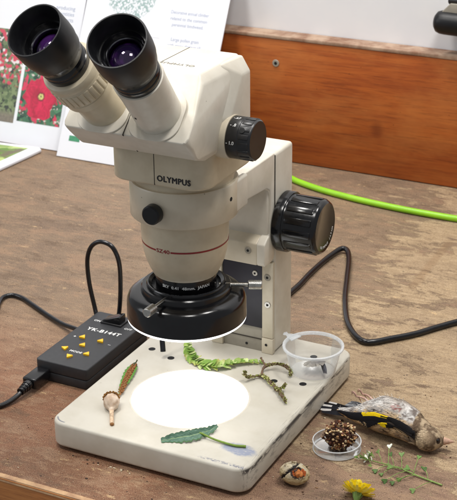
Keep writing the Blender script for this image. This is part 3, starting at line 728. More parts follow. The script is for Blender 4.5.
# ================================================================== control box with its leads
cb = empty('control_box', (-49, 148, 0), 'black control box with yellow arrow buttons and a rocker switch left of the microscope', 'control box')
lo = obj('lower_shell', prism(rrect(-76, -22, 94, 202, 3, 4), (0, 0, 0.2), (1, 0, 0), (0, 1, 0), 8.6, 0.8, 2), M_box, cb)
up = obj('upper_shell', prism(rrect(-76, -22, 94, 202, 3, 4), (0, 0, 9.1), (1, 0, 0), (0, 1, 0), 11, 1.2, 3), M_box, cb)
for x, y, a in ((-59, 146.7, 90), (-39.7, 147, 90), (-50.4, 133.1, 90), (-62, 120.9, 180), (-50.2, 109.3, 270), (-37.7, 119.6, 90)):
    pts = [(3.9 * math.cos(math.radians(a + k)), 3.9 * math.sin(math.radians(a + k))) for k in (0, 120, 240)]
    tri = []
    for i in range(3):
        p_, q_, r_ = Vector(pts[i - 1]), Vector(pts[i]), Vector(pts[(i + 1) % 3])
        for t in (0.78, 0.93): tri.append(tuple(p_.lerp(q_, t)))
        for t in (0.07, 0.22): tri.append(tuple(q_.lerp(r_, t)))
    obj('button', prism(tri, (x, y, 20.0), (1, 0, 0), (0, 1, 0), 1.9, 0.85, 4), M_yellow, cb)
sb = obj('switch_bezel', box(-60.5, -38, 179.5, 193.5, 20.0, 22.0, 0.6, 2), M_black, cb)
obj('rocker', prism([(180.8, 21.9), (192.2, 21.9), (192.2, 23.0), (186.6, 23.2), (180.8, 27.6)][::1], (-57.6, 0, 0), (0, 1, 0), (0, 0, 1), 16.8, 0.5, 2) if False else
    hull([(-58.6, 180.9, 22), (-58.6, 192.1, 22), (-40, 180.9, 22), (-40, 192.1, 22), (-58.6, 180.9, 23.2), (-58.6, 192.1, 23.2), (-49.5, 180.9, 23.6), (-49.5, 192.1, 23.6), (-40, 180.9, 29.0), (-40, 192.1, 29.0), (-41.5, 180.9, 29.4), (-41.5, 192.1, 29.4)], 0.4) , M_gloss, sb)
X_, Y_ = (1, 0, 0), (0, 1, 0)
for s, x, y, sz in (('YK-B144T', -48, 165.4, 7.6), ('ON', -65.6, 183.0, 4.2), ('OFF', -30.2, 179.5, 4.2), ('MODE', -50, 120.3, 4.2), ('+', -67.5, 146, 5), ('–', -29.6, 145, 5)):
    obj('lettering', text(s, sz, (x, y, 20.1), X_, Y_, 1.0, 0.25 if sz > 7 else 0.1, space=1.12), M_white_ink, up)
pg = obj('plug', join(box(-74.5, -60.5, 70, 93.8, 3.2, 13.2, 1.6, 3), cyl((-67.5, 70.5, 8), (0, -1, -0.1), 4.4, 14, 1.0, 20, 3.0)), M_cable, cb)
for k in range(4):
    obj('strain_ridge', lathe((-67.5, 67 - k * 3, 7.7 - k * 0.3), (0, -1, -0.1), [(2.5, 0), (4.6 - k * 0.35, 0.2), (4.6 - k * 0.35, 1.5), (2.5, 1.7)], 20), M_cable, pg)
obj('cord', tube([(-67.5, 60, 6.8), (-68.2, 54, 4.6), (-70.5, 43, 2.8), (-75, 32, 2.4), (-84, 22, 2.4), (-110, 8, 2.4), (-150, 20, 2.4), (-175, 70, 2.4), (-178, 120, 2.4), (-176, 160, 2.4), (-187, 188, 2.6), (-196, 207, 2.6), (-199, 219, 2.6), (-193, 226, 2.6), (-181, 224.5, 2.6), (-163, 216, 2.6), (-138, 203.5, 2.6), (-112, 190.5, 4), (-91, 181, 7.5), (-76.2, 174.5, 10)], 2.3, 12), M_cable, cb)
obj('looped_lead', tube([(-76, 200, 8), (-82, 205, 20), (-87.5, 206, 45), (-88.5, 206, 68), (-84.5, 206, 82), (-77, 206, 89.5), (-69, 206, 91.2), (-60.5, 206, 88.5), (-55, 206, 80), (-52.6, 206, 68), (-52.8, 206, 48), (-54, 205.5, 30), (-55, 204, 18), (-55.5, 201, 10)], 2.2, 12), M_cable, cb)

# ================================================================== loose cables
obj('black_cable', tube([(-60, 268, 3.2), (10, 276, 3.2), (40, 300, 3.2), (55, 330, 3.2), (58.5, 367, 3.2), (57.2, 402, 3.2), (57.4, 436, 3.2), (59.5, 458, 4), (63.5, 474, 5), (71.6, 471, 5), (82.6, 448, 4.2), (98, 405, 3.4), (114.4, 360, 3.2), (133.3, 318.5, 3.2), (149, 295.5, 3.2), (162.9, 283.6, 3.2), (172.5, 285, 3.2), (185.1, 298.4, 3.2), (202.8, 318.4, 3.2), (218.6, 343, 3.2), (240, 372, 3.2), (300, 440, 3.2), (420, 520, 3.2), (640, 560, 3.2), (1000, 520, 3.2)], 2.9, 14), M_cable,
    label='thick black cable bending across the bench to the right of the column', cat='cable', loc=(150, 300, 0))
obj('green_cable', tube([(-900, 690, 4), (-500, 702, 4), (-300, 700, 4), (-160, 688, 4), (-87, 657, 4), (-64, 644.6, 4), (-29, 631.5, 4), (7, 623, 4), (40.7, 617.5, 4), (79, 613.5, 4), (116.5, 612, 4), (160, 613, 4), (260, 626, 4), (500, 660, 4), (1000, 640, 4)], 3.7, 16), M_green_cable,
    label='bright lime green cable running along the back of the bench', cat='cable', loc=(40, 617, 0))

# ================================================================== small finds on the base
random.seed(5)
rnd = random.uniform
def blade(bm, p, d, n, L, W, col, bend=0.0, steps=4, tipw=0.0, fold=0.0):
    """one leaf/petal/feather blade starting at p, along d, with normal n, coloured per vertex"""
    Ly = bm.loops.layers.float_color.get('tint') or bm.loops.layers.float_color.new('tint')
    p = Vector(p); d = Vector(d).normalized(); n = Vector(n); n = (n - d * n.dot(d)).normalized(); sdir = d.cross(n)
    rows = []
    for i in range(steps + 1):
        t = i / steps; wd = W * (math.sin(PI * min(1, 0.12 + 0.88 * t) ** 0.85) * 0.5 * (1 - tipw) + tipw * 0.5 * (1 - 0.3 * t))
        if i == steps and tipw == 0: wd = W * 0.04
        c = p + d * (L * t) + n * (bend * L * t * t)
        rows.append([bm.verts.new(c - sdir * wd + n * fold * wd), bm.verts.new(c), bm.verts.new(c + sdir * wd + n * fold * wd)])
    for i, (a, b) in enumerate(zip(rows, rows[1:])):
        for k in (0, 1):
            f = bm.faces.new((a[k], a[k + 1], b[k + 1], b[k]))
            for l in f.loops: l[Ly] = (*(col(i / steps) if callable(col) else col), 1)
def jit(c, a): k = 1 + rnd(-a, a); return tuple(x * k for x in c)
def paint(bm, c, a=0.0):
    def f(co):
        k = 1 + a * noise.noise(co * 0.5); return tuple(x * k for x in c)
    return tint(bm, f)

# fern frond
G1, G2, G3 = lin((160, 184, 98)), lin((116, 150, 62)), lin((194, 208, 140))
fp = [(43.6, 165, 34), (47, 155, 30), (54, 146, 27), (63.1, 140.2, 26), (74.6, 136.5, 26.4), (82.5, 138, 27), (91.1, 145.3, 27), (100.5, 155.5, 26.6), (116, 164.6, 26)]
C = catmull(fp, 8); bm = paint(tube(fp, lambda t: 0.7 - 0.35 * t, 8, 6), lin((158, 162, 92)))
N = len(C)
for i in range(3, N - 1, 2):
    t = (C[min(i + 1, N - 1)] - C[i - 1]).normalized(); s = t.cross(Vector((0, 0, 1))).normalized(); f = i / N
    wl_ = 8.2 * math.sin(PI * (0.16 + 0.74 * f)) ** 0.9
    for sg in (-1, 1):
        d = (s * sg * (0.62 + 0.2 * (1 - f)) + t * 0.85 + Vector((0, 0, rnd(0.02, 0.30) + (0.45 if sg < 0 else 0.0)))).normalized()
        c1 = jit(random.choice((G1, G1, G2, G3)), 0.18); c2 = jit(lin((172, 160, 84)), 0.1) if random.random() < 0.25 else c1
        blade(bm, C[i] + Vector((0, 0, 0.4 + 0.25 * (i % 3))), d, Vector((0, 0, 1)) - s * sg * 0.3 + Vector((rnd(-.35, .35), rnd(-.35, .35), 0)), wl_ * rnd(0.85, 1.15), 5.6 * rnd(0.85, 1.1), lambda q, c1=c1, c2=c2: lerp(lerp(G2, c1, min(1, q * 2.5)), c2, q * q), rnd(-0.30, 0.1), 6, 0.35, rnd(-0.05, 0.35))
obj('fern_frond', bm, M_leaf, smooth=180, loc=(80, 145, 25), label='bright green fern frond curling beside the glowing stage plate', cat='fern frond')

# spore-bearing fern leaflet (brown underside)
fp = [(16.5, 117, 28), (18.5, 108, 27.2), (20, 99, 26.8), (23.2, 88, 26.6), (27.5, 73.4, 26.4), (33, 58.5, 26.2)]
C = catmull(fp, 10); N = len(C); bm = bmesh.new(); Ly = bm.loops.layers.float_color.new('tint'); rows = []
for i, c in enumerate(C):
    t = (C[min(i + 1, N - 1)] - C[max(i - 1, 0)]).normalized(); s = t.cross(Vector((0, 0, 1))).normalized(); f = i / (N - 1)
    wv = (0.4 + 4.3 * max(0, math.sin(PI * max(0, min(1, (f - 0.10) / 0.92)) ** 0.75)) ** 0.9) * (1 + 0.10 * math.sin(i * 1.3))
    rows.append([bm.verts.new(c + s * wv * k + Vector((0, 0, 0.9 * (1 - abs(k)) + (1.2 if k > 0 else 0.3) * abs(k)))) for k in (-1, -0.62, -0.2, 0.2, 0.62, 1)])
for i in range(N - 1):
    for k in range(5):
        q = bm.faces.new((rows[i][k], rows[i][k + 1], rows[i + 1][k + 1], rows[i + 1][k]))
        cc = lin((86, 138, 52)) if k in (0, 4) else lin((134, 92, 52))
        if k == 0 and i > N * 0.72: cc = lin((134, 92, 52))
        if i < N * 0.2: cc = lin((64, 70, 40))
        cc = jit(cc, 0.18)
        for l in q.loops: l[Ly] = (*cc, 1)
for i in range(8, N - 3):
    for k in (-1, 1):
        for r_ in range(2):
            t = (C[i + 1] - C[i - 1]).normalized(); s = t.cross(Vector((0, 0, 1))).normalized()
            add_bm(bm, paint(ball(C[i] + s * k * rnd(0.4, 2.2) + t * rnd(-.6, .6) + Vector((0, 0, 1.1)), (rnd(.55, .85),) * 3, 1), jit(lin((150, 100, 54)), 0.25)))
obj('fern_leaflet', bm, M_leaf, smooth=180, loc=(24, 88, 25), label='green fern leaflet with brown spore rows lying near the left base edge', cat='fern leaflet')

# poppy seed head
pp = empty('poppy_head', (38, 36, 25), 'pale dry poppy seed head with short stalk near the front left base', 'poppy head')
ax = Vector((0.50, -0.82, -0.17)).normalized(); o = Vector((33.6, 44.6, 31.6))
cap = lathe(o, ax, [(0, -1.2), (3.8, -1), (5.4, 0.6), (6.5, 3.4), (6.7, 6.2), (5.9, 9.4), (4.0, 12.2), (2.4, 13.8), (2.0, 15), (2.3, 16), (1.9, 17.2), (1.7, 18)], 32)
u, v, dd = frame(ax)
for q in cap.verts:
    rr = q.co - o; ang = math.atan2(rr.dot(v), rr.dot(u)); rad = rr - dd * rr.dot(dd)
    q.co += rad * (0.035 * math.cos(ang * 9)) + noise.noise_vector(q.co * 0.25) * 0.25
obj('capsule', tint(cap, lambda co: lerp(lin((222, 204, 184)), lin((176, 148, 122)), min(1, max(0, 0.5 + 0.9 * noise.noise(co * 0.35))))), M_husk, pp, 60)
cr = bmesh.new()
for k in range(15):
    a = 2 * PI * k / 15; rad = u * math.cos(a) + v * math.sin(a)
    add_bm(cr, paint(tube([o - dd * 1.6, o - dd * 2.2 + rad * 3, o - dd * 1.2 + rad * 5.4, o + dd * 0.6 + rad * 6.6], lambda t: 0.75 + 0.35 * t, 6, 3), jit(lin((156, 112, 58)), 0.25)))
obj('crown', join(cr, paint(lathe(o, dd, [(0, -2.4), (3, -2.1), (5.0, -1.2), (5.3, -0.3), (4, 0.4)], 24), lin((150, 106, 58)), 0.4)), M_husk, pp, 60)
stk = o + ax * 17
obj('stalk', paint(tube([stk, stk + ax * 5 + Vector((0, 0, .2)), stk + ax * 11 + Vector((0, 0, .2)), stk + ax * 16.5 + Vector((0.4, -0.4, 0.3))], lambda t: 1.9 - 0.2 * math.sin(t * 3), 14, 6), lin((214, 186, 156)), 0.5), M_husk, pp, 60)
obj('cut_end', paint(ball(stk + ax * 16.6 + Vector((.4, -.4, .3)), 1.6, 2), lin((150, 104, 62)), 0.3), M_husk, pp, 60)

# folded dark green leaf with its stalk
lf = empty('folded_leaf', (118, 25, 25), 'dark blue-green folded leaf on a long stalk at the front edge of the base', 'leaf')
lp = [(99.5, 11, 25.6), (106, 16.5, 26.6), (113.5, 20, 28.2), (119.5, 24, 29), (124, 30, 29), (128, 38.5, 28), (131, 47.5, 28.5)]
C = catmull(lp, 8); N = len(C); bm = bmesh.new(); Ly = bm.loops.layers.float_color.new('tint'); rows = []
for i, c in enumerate(C):
    t = (C[min(i + 1, N - 1)] - C[max(i - 1, 0)]).normalized(); s = t.cross(Vector((0, 0, 1))).normalized(); f = i / (N - 1)
    wv = (0.4 + 5.4 * math.sin(PI * min(1, f * 0.90 + 0.05)) ** 0.7 * (1 - 0.35 * f)) * (1 + 0.14 * math.sin(i * 1.7) + 0.1 * math.sin(i * 0.9 + 1))
    rw = []
    for k in range(17):
        q = k / 16 * 2 - 1
        up = abs(q) ** 1.2 * (3.4 if q < 0 else 0.2) * min(1, wv / 4) + 0.35 * noise.noise(Vector((i * .5, k * .7, 1)))
        side = q * wv * (0.62 if q < 0 else 0.95)
        pz = c + s * side + Vector((0, 0, up + 0.5 * noise.noise(Vector((i * .3, k * .35, 5)))))
        if q > 0: pz.z = max(25.5, c.z - q * 2.6 * min(1, wv / 5))
        rw.append(bm.verts.new(pz))
    rows.append(rw)
def leafcol(i, k):
    q = abs(k / 8 - 1); vein = abs(((i * 0.34 + q * 2.1) % 1) - 0.5) * 2
    c = lerp(lin((70, 104, 84)), lin((98, 132, 112)), 0.5 + noise.noise(Vector((i * .22, k * .3, 0))))
    c = lerp(c, lin((150, 176, 160)), max(0, 0.75 - vein * 2.2) * (0.4 + noise.noise(Vector((i * .4, k * .4, 3)))))
    if q < 0.12: c = lerp(lin((146, 170, 122)), c, q / 0.12)
    if k > 14 or k < 1: c = lin((66, 104, 52))
    return c
for i in range(N - 1):
    for k in range(16):
        q = bm.faces.new((rows[i][k], rows[i][k + 1], rows[i + 1][k + 1], rows[i + 1][k]))
        for l, (di, dk) in zip(q.loops, ((0, 0), (0, 1), (1, 1), (1, 0))): l[Ly] = (*leafcol(i + di, k + dk), 1)
obj('leaf_blade', bm, M_leaf, lf, 180)
obj('leaf_stalk', paint(tube([(121, 31, 29), (127, 30.6, 28.6), (134, 30, 27.4), (142.4, 29.6, 26.6), (155, 29.6, 26.2), (164, 32.2, 26.2)], lambda t: 0.8 + 0.35 * t ** 3, 8, 6), lin((120, 146, 62)), 0.4), M_leaf, lf)

# lichen-covered twig
tw = bmesh.new(); paths = [[(118.7, 129, 29), (121, 135.5, 27.8), (126.5, 140.6, 27)], [(126.5, 140.6, 27), (132, 137, 28), (138, 132.3, 28), (149.9, 122.6, 28), (157, 115, 28.5), (163.7, 108.6, 27)],
         [(126.5, 140.6, 27), (124, 147, 29), (124.2, 153.6, 30), (130.4, 158.6, 31), (139.8, 159, 31), (145.5, 157, 29), (148.5, 152.5, 27)], [(124.2, 153.6, 30), (119, 159, 30), (114.5, 164, 30.5)], [(149.9, 122.6, 28), (153, 125.5, 29.5), (154.5, 128, 31)], [(118.7, 129, 29), (116, 128, 32), (115.5, 129.5, 34)]]
for k, pth in enumerate(paths): add_bm(tw, paint(tube(pth, lambda t, k=k: (1.25 if k in (1, 2) else 0.9) + 0.3 * math.sin(t * 17 + k), 8, 6), lin((106, 84, 66)), 0.6))
for k, pth in enumerate(paths):
    C = catmull(pth, 8)
    for c in C:
        for j in range({0: 3, 1: 6, 2: 5, 3: 0, 4: 3, 5: 4}[k]):
            if k == 2 and c.y < 153 and c.x < 126: continue
            d = Vector((rnd(-1, 1), rnd(-1, 1), rnd(-0.3, 1))).normalized(); p_ = c + d * 0.6; p_.z = max(p_.z, 25.6)
            cc = jit(random.choice((lin((182, 186, 108)), lin((152, 158, 84)), lin((198, 200, 140)), lin((110, 92, 62)), lin((136, 136, 74)))), 0.2)
            blade(tw, p_, d, Vector((rnd(-1, 1), rnd(-1, 1), rnd(-1, 1))), rnd(1.0, 2.2), rnd(1.3, 2.3), cc, rnd(-.4, .4), 3, 0.6, 0.3)
obj('lichen_twig', tw, M_leaf, smooth=180, loc=(138, 138, 25), label='forked twig covered in yellow-green lichen beside the clear pot', cat='twig')

# clear pot with a moth wing inside
pt = empty('plastic_pot', (161, 171, 25), 'small clear plastic pot with a tab, on the back right of the base', 'pot')
PC = (161, 171, 25.5)
obj('cup', lathe(PC, (0, 0, 1), [(0, 0.3), (18.2, 0.3), (19.6, 1.1), (22.2, 13), (24.4, 22.9)], 96), M_pot, pt, 50)
obj('rim', lathe(PC, (0, 0, 1), [(24.3, 22.7), (25.8, 22.8), (26.6, 23.4), (26.6, 25.0), (25.8, 25.6), (24.9, 25.4), (24.1, 24.0), (24.0, 22.9)], 96), M_pot_rim, pt, 50)
ta = Vector((-0.94, 0.34, 0)); tp = Vector((161, 171, 49.4)) + ta * 25.5; tq = Vector((0, 0, 1)).cross(ta)
tb_ = bmesh.new()
tb_ = prism([(-5.5, -6.0), (1.2, -4.6), (6.0, -1.2), (9.0, -2.8), (10, 0), (8.6, 2.6), (5.6, 1.6), (1.2, 4.6), (-5.5, 6.0)], tp + Vector((0, 0, -0.6)), ta, tq, 1.3, 0.3)
obj('lid_tab', tb_, M_pot_rim, pt)
mw = empty('moth_wing', (161, 168, 26.8), 'grey insect wing fragment lying inside the clear plastic pot', 'insect wing')
bm = bmesh.new(); gw = lin((150, 146, 138))
for k in range(7):
    a = math.radians(205 + k * 15); d = Vector((math.cos(a), math.sin(a), 0.06 * k))
    blade(bm, (166, 178, 31.5 + 0.2 * k), d, (0.1, -0.5, 1), 19 - abs(k - 3) * 1.2, 7.0, lambda q, k=k: lerp(lin((98, 98, 104)), lin((186, 180, 168)), q) if k % 2 else lerp(lin((120, 118, 116)), lin((158, 152, 142)), q), -0.1, 5)
obj('wing_membrane', bm, M_husk, mw, 180)
bm = bmesh.new()
for k in range(5):
    blade(bm, (166 + k * .5, 178 - k * .4, 32.5 + 0.2 * k), Vector((0.52 + k * .03, -0.86, -0.12)), (0.3, 0.2, 1), 17, 3.0, lin((74, 76, 86)), -0.08, 5)
obj('wing_edge', bm, M_husk, mw, 180)

# ================================================================== finds on the bench, right
# petri dish with a seed cluster
dc = (213.5, 100, 0.3)
pd_ = obj('petri_dish', lathe(dc, (0, 0, 1), [(0, 0.3), (19.0, 0.3), (19.6, 0.9), (19.8, 7.3)], 96), M_dish, smooth=50, loc=dc, label='shallow clear dish holding the brown seed cluster', cat='dish')
obj('rim', lathe(dc, (0, 0, 1), [(19.3, 7.3), (19.9, 7.2), (20.1, 7.7), (19.7, 8.1), (19.2, 7.9), (19.3, 7.3)], 96), M_pot_rim, pd_)
obj('base_ring', lathe(dc, (0, 0, 1), [(18.6, 0.1), (19.4, 0.1), (19.9, 0.6), (19.8, 1.1), (18.6, 0.1)], 96), M_pot_rim, pd_)
scn = (215.5, 101.0, 12.6); bm = paint(ball(scn, (10.6, 10.2, 9.2), 3, 0.15, 3, 1.2), lin((66, 40, 30)), 0.5)
for i in range(760):
    d = Vector((rnd(-1, 1), rnd(-1, 1), rnd(-1, 1)))
    if d.length > 1 or d.length < 0.1: continue
    d.normalize(); c = Vector(scn) + Vector((d.x * 1.06, d.y * 1.0, d.z * 0.88)) * (11.4 + 3.4 * noise.noise(d * 2.2) + rnd(-.9, .9)); c.z = max(c.z, 1.9)
    cc = random.choice((lin((92, 54, 40)), lin((70, 40, 30)), lin((118, 72, 50)), lin((204, 174, 132)), lin((176, 136, 94)), lin((60, 38, 30)), lin((222, 202, 164)), lin((150, 104, 70))))
    nb = ball((0, 0, 0), (rnd(0.7, 1.5), rnd(0.6, 1.2), rnd(0.9, 1.7)), 1, 0.25, i); q = Vector((0, 0, 1)).rotation_difference((d + Vector((rnd(-1, 1), rnd(-1, 1), rnd(-1, 1)))).normalized())
    for v_ in nb.verts: v_.co = c + q @ v_.co
    add_bm(bm, paint(nb, jit(cc, 0.3)))
for i in range(70):
    d = Vector((rnd(-1, 1), rnd(-1, 1), rnd(-.6, 1.2))).normalized()
    blade(bm, Vector(scn) + d * 11.2, d * 0.5 + Vector((rnd(-.8, .8), rnd(-.8, .8), rnd(-.5, .6))), (rnd(-1, 1), rnd(-1, 1), rnd(-1, 1)), rnd(1.6, 3.0), rnd(1.8, 3.2), jit(random.choice((lin((54, 32, 26)), lin((96, 60, 44)), lin((206, 176, 134)))), 0.2), rnd(-.3, .3), 3, 0.5)
obj('seed_cluster', bm, M_husk, smooth=50, loc=scn, label='knobbly brown and tan seed cluster sitting in the clear dish', cat='seed head')

# cracked husk
hc = Vector((203, 39.5, 8.2)); bm = bmesh.new()
shell = bmesh.new(); bmesh.ops.create_icosphere(shell, subdivisions=5, radius=1)
for v_ in shell.verts:
    d = v_.co.copy(); k = 1 + 0.06 * noise.noise(d * 2.2 + Vector((4, 1, 0))) + 0.03 * noise.noise(d * 6)
    # crack: a meandering groove from top left to lower right, and an open pit on the right
    s1 = abs(d.dot(Vector((0.86, -0.1, -0.5)).normalized()) + 0.40 + 0.09 * noise.noise(d * 4)); s2 = (d - Vector((0.45, -0.62, 0.62)).normalized()).length
    top = (d - Vector((-0.05, 0.1, 1)).normalized()).length
    k -= 0.22 * max(0, 1 - s1 / 0.13) * (1 if d.z > -0.5 else 0)
    k -= 0.30 * max(0, 1 - (s2 / 0.52) ** 3) + 0.16 * max(0, 1 - (top / 0.42) ** 2) * (0.6 + 0.8 * noise.noise(d * 7))
    v_.co = hc + Vector((d.x * 12.2 * k, d.y * 10.2 * k, max(-7.9, d.z * 8.6 * k)))
def huskcol(co):
    d = Vector(((co.x - hc.x) / 12.2, (co.y - hc.y) / 10.2, (co.z - hc.z) / 8.6)); d.normalize()
    s1 = abs(d.dot(Vector((0.86, -0.1, -0.5)).normalized()) + 0.40 + 0.09 * noise.noise(d * 4)); s2 = (d - Vector((0.45, -0.62, 0.62)).normalized()).length
    c = lerp(lin((206, 188, 148)), lin((166, 142, 98)), 0.5 + 0.8 * noise.noise(d * 3.5))
    c = lerp(c, lin((196, 190, 172)), max(0, min(1, d.z * 0.6 + 0.5 * noise.noise(d * 2 + Vector((2, 2, 2))))))
    if noise.noise(d * 6 + Vector((9, 0, 0))) > 0.34 and d.z > 0: c = lerp(c, lin((90, 70, 50)), 0.7)
    if s1 < 0.10: c = lin((48, 42, 42))
    if s2 < 0.54: c = lin((52, 40, 34))
    if s2 < 0.40: c = lerp(lin((206, 112, 44)), lin((150, 66, 30)), 0.5 + noise.noise(d * 9))
    return c
tint(shell, huskcol); bm = shell
for k in range(30):
    d = Vector((rnd(-1, 1), rnd(-.2, 1), rnd(.35, 1))).normalized(); c = hc + Vector((d.x * 11.8, d.y * 9.8, d.z * 8.2))
    blade(bm, c, d * 0.25 + Vector((rnd(-1, 1), rnd(-1, 1), rnd(-.3, .2))), d, rnd(1.6, 3.0), rnd(1.8, 3.2), jit(random.choice((lin((216, 206, 180)), lin((196, 176, 136)), lin((120, 100, 74)))), 0.15), rnd(-.4, .4), 3, 0.3)
for c, r_, cc in (((209.2, 33.6, 12.6), (3.2, 2.6, 3.0), lin((188, 116, 62))), ((211, 37.0, 11.0), (2.6, 2.4, 3.8), lin((184, 92, 44))), ((210.4, 33.2, 9.8), (1.6, 1.4, 2.6), lin((222, 196, 160))), ((206.8, 35.0, 13.4), (2.4, 1.6, 1.6), lin((70, 56, 50)))):
    add_bm(bm, paint(ball(c, r_, 3, 0.45, 2, 1.6), cc, 0.8))
obj('cracked_husk', bm, M_husk, smooth=60, loc=(203, 40, 0), label='cracked tan husk with orange flesh showing, by the base corner', cat='husk')

# dandelion seen from behind, stalk running out towards the viewer
dn = empty('dandelion', (256, 41, 0), 'yellow dandelion flower lying at the front of the bench', 'flower')
o = Vector((257, 36.5, 6.2)); ax = Vector((-0.06, 0.72, 0.62)).normalized(); u, v, dd = frame(ax); bm = bmesh.new()
for lay, (n_, L_, op, z0) in enumerate(((34, 12.0, 1.32, 0.0), (32, 11.2, 1.15, 0.6), (28, 9.8, 0.92, 1.2), (24, 8.0, 0.65, 1.8), (18, 6.2, 0.35, 2.2))):
    for k in range(n_):
        a = 2 * PI * (k + rnd(-.25, .25)) / n_; op2 = op + rnd(-.14, .14); rad = u * math.cos(a) + v * math.sin(a)
        d = rad * math.sin(op2) + dd * math.cos(op2); nn = dd * math.sin(op2) - rad * math.cos(op2)
        cc = jit(random.choice((lin((255, 238, 70)), lin((254, 230, 46)), lin((255, 243, 110)))), 0.06)
        blade(bm, o + rad * 1.6 + dd * z0, d, nn, L_ * rnd(0.95, 1.15), 3.3, lambda q, cc=cc: lerp(lin((236, 200, 30)), cc, min(1, q * 2)), rnd(-.02, .16), 4, 0.75, 0.15)
obj('petals', bm, M_petal, dn, 180)
bm = paint(lathe(o, -dd, [(0, -2), (3.0, -1.4), (3.4, 0.6), (3.0, 3), (1.8, 5), (1.3, 6)], 20), lin((120, 150, 78)), 0.3)
for k in range(16):
    a = 2 * PI * k / 16; rad = u * math.cos(a) + v * math.sin(a)
    blade(bm, o - dd * 3.4 + rad * 2.6, dd + rad * rnd(0.2, 0.6), rad, rnd(5.5, 7), 1.9, jit(lin((128, 158, 84)), 0.15), rnd(-.1, .25), 4)
obj('bracts', bm, M_leaf, dn, 60)
obj('stalk', paint(tube([o - dd * 5, o - dd * 8 + Vector((0, -2, .6)), (257, 20, 2.0), (255, 4, 1.6), (251, -16, 1.6)], 1.35, 10, 6), lin((150, 166, 104)), 0.3), M_leaf, dn)

# shepherd's purse sprig
bm = paint(tube([(238, 92.5, 3), (250.1, 91.8, 2.4), (262.5, 92.2, 2), (275.8, 90.6, 1.8), (289.4, 87.6, 1.4), (309, 84, 1.2)], lambda t: 0.38 + 0.36 * t, 8, 8), lin((128, 152, 82)), 0.4)
stem = catmull([(238, 92.5, 3), (250.1, 91.8, 2.4), (262.5, 92.2, 2), (275.8, 90.6, 1.8), (289.4, 87.6, 1.4), (309, 84, 1.2)], 10)
pods = bmesh.new()
podpts = [(256, 107, 8), (269, 101, 7), (282, 104, 7), (292.5, 92.5, 5), (268, 86.5, 5.5), (280, 90.5, 4), (274.7, 71.5, 2.6), (268.5, 72.5, 2.2), (292.8, 69, 2.4), (256.5, 82, 2.8), (250, 99, 6), (261, 98.5, 6.5), (262, 80, 2.4), (278.2, 78.5, 2)]
for i, pp_ in enumerate(podpts):
    pp_ = Vector(pp_); near = min(stem, key=lambda c: (c - pp_ - Vector((5.5, 0, 0))).length); md = (pp_ + near) / 2 + Vector((0, 0, 1.2))
    add_bm(bm, paint(tube([near, md, pp_], 0.28, 6, 5), lin((126, 152, 80)), 0.3))
    d = (pp_ - md).normalized(); nn = Vector((rnd(-.6, .6), -0.75 + rnd(-.4, .4), 0.65)).normalized(); nn = (nn - d * nn.dot(d)).normalized(); sd = d.cross(nn)
    heart = [(-0.2, 0), (2.2, 1.5), (4.6, 2.7), (6.0, 2.3), (5.6, 0.9), (4.9, 0), (5.6, -0.9), (6.0, -2.3), (4.6, -2.7), (2.2, -1.5)]
    k = rnd(0.7, 1.0); cc = lin((222, 226, 212)) if i == 0 else jit(random.choice((lin((96, 126, 62)), lin((120, 148, 84)), lin((74, 104, 50)))), 0.2)
    add_bm(pods, paint(prism([(a * k, b * k) for a, b in heart], pp_ - nn * 0.45, d, sd, 0.9, 0.25, 1), cc, 0.4))
for i in range(34):
    c = Vector((241 + rnd(-5, 9), 92 + rnd(-8, 7), 2.2 + rnd(0, 5))); d = Vector((-0.5 + rnd(-.6, .6), rnd(-.8, .8), rnd(0, .9))).normalized()
    wht = random.random() < 0.42
    blade(bm, c, d, (rnd(-1, 1), rnd(-1, 1), 1), rnd(2.2, 4.2), rnd(1.4, 2.6), jit(lin((226, 230, 214)) if wht else random.choice((lin((124, 152, 80)), lin((92, 122, 58)))), 0.12), rnd(-.4, .4), 3, 0.3)
    if i % 2 == 0: add_bm(bm, paint(tube([(244, 92.2, 2.8), (c + Vector((244, 92.2, 2.8))) / 2 + Vector((0, 0, .6)), c], 0.24, 5, 4), lin((120, 146, 76))))
sp = obj('flowering_sprig', bm, M_leaf, smooth=60, loc=(272, 90, 0), label='flowering green sprig with heart-shaped seed pods on the bench, below the bird', cat='sprig')
obj('seed_pods', pods, M_leaf, sp, 40)

# ------------------------------------------------------------------ dead goldfinch
bd = empty('dead_bird', (240, 146, 0), 'small dead finch with black and yellow wing lying on its side', 'bird')
SP = [((196, 148.2, 6.0), 3.0, 3), ((205, 146, 7.4), 4.6, 4.6), ((214, 144, 9.2), 7.4, 7.2), ((224, 142.8, 12.4), 12.0, 11.2), ((237, 143, 15.8), 17, 15.4), ((250, 142, 15.8), 17.2, 15.4), ((260, 139, 14.6), 15.2, 14.2), ((268, 135.4, 12.8), 12.6, 12.2), ((274.5, 132.6, 11.4), 11.6, 11.2)]
bm = bmesh.new(); rings = []; NS = 36
pts = [Vector(p) for p, _, _ in SP]
for i, (p_, rw, rh) in enumerate(SP):
    t = (pts[min(i + 1, len(pts) - 1)] - pts[max(i - 1, 0)]).normalized(); h = Vector((0, 0, 1)).cross(t).normalized(); v2 = t.cross(h)
    rings.append([bm.verts.new(Vector(p_) + h * rw * math.cos(2 * PI * k / NS) + v2 * rh * math.sin(2 * PI * k / NS)) for k in range(NS)])
for a, b in zip(rings, rings[1:]):
    for k in range(NS): bm.faces.new((a[k], a[(k + 1) % NS], b[(k + 1) % NS], b[k]))
bm.faces.new(rings[0][::-1]); bm.faces.new(rings[-1])
HC = Vector((280.5, 130.4, 10.8))
add_bm(bm, ball(HC, (11.8, 11.2, 10.6), 3))
add_bm(bm, ball((287, 133.2, 9.4), (7.2, 6.4, 6.6), 3))
bm = remesh(bm, 0.9, 6)
E1 = Vector((0.991, -0.134, 0)); E2 = Vector((0.134, 0.991, 0)); B0 = Vector((190.5, 149.5, 0))
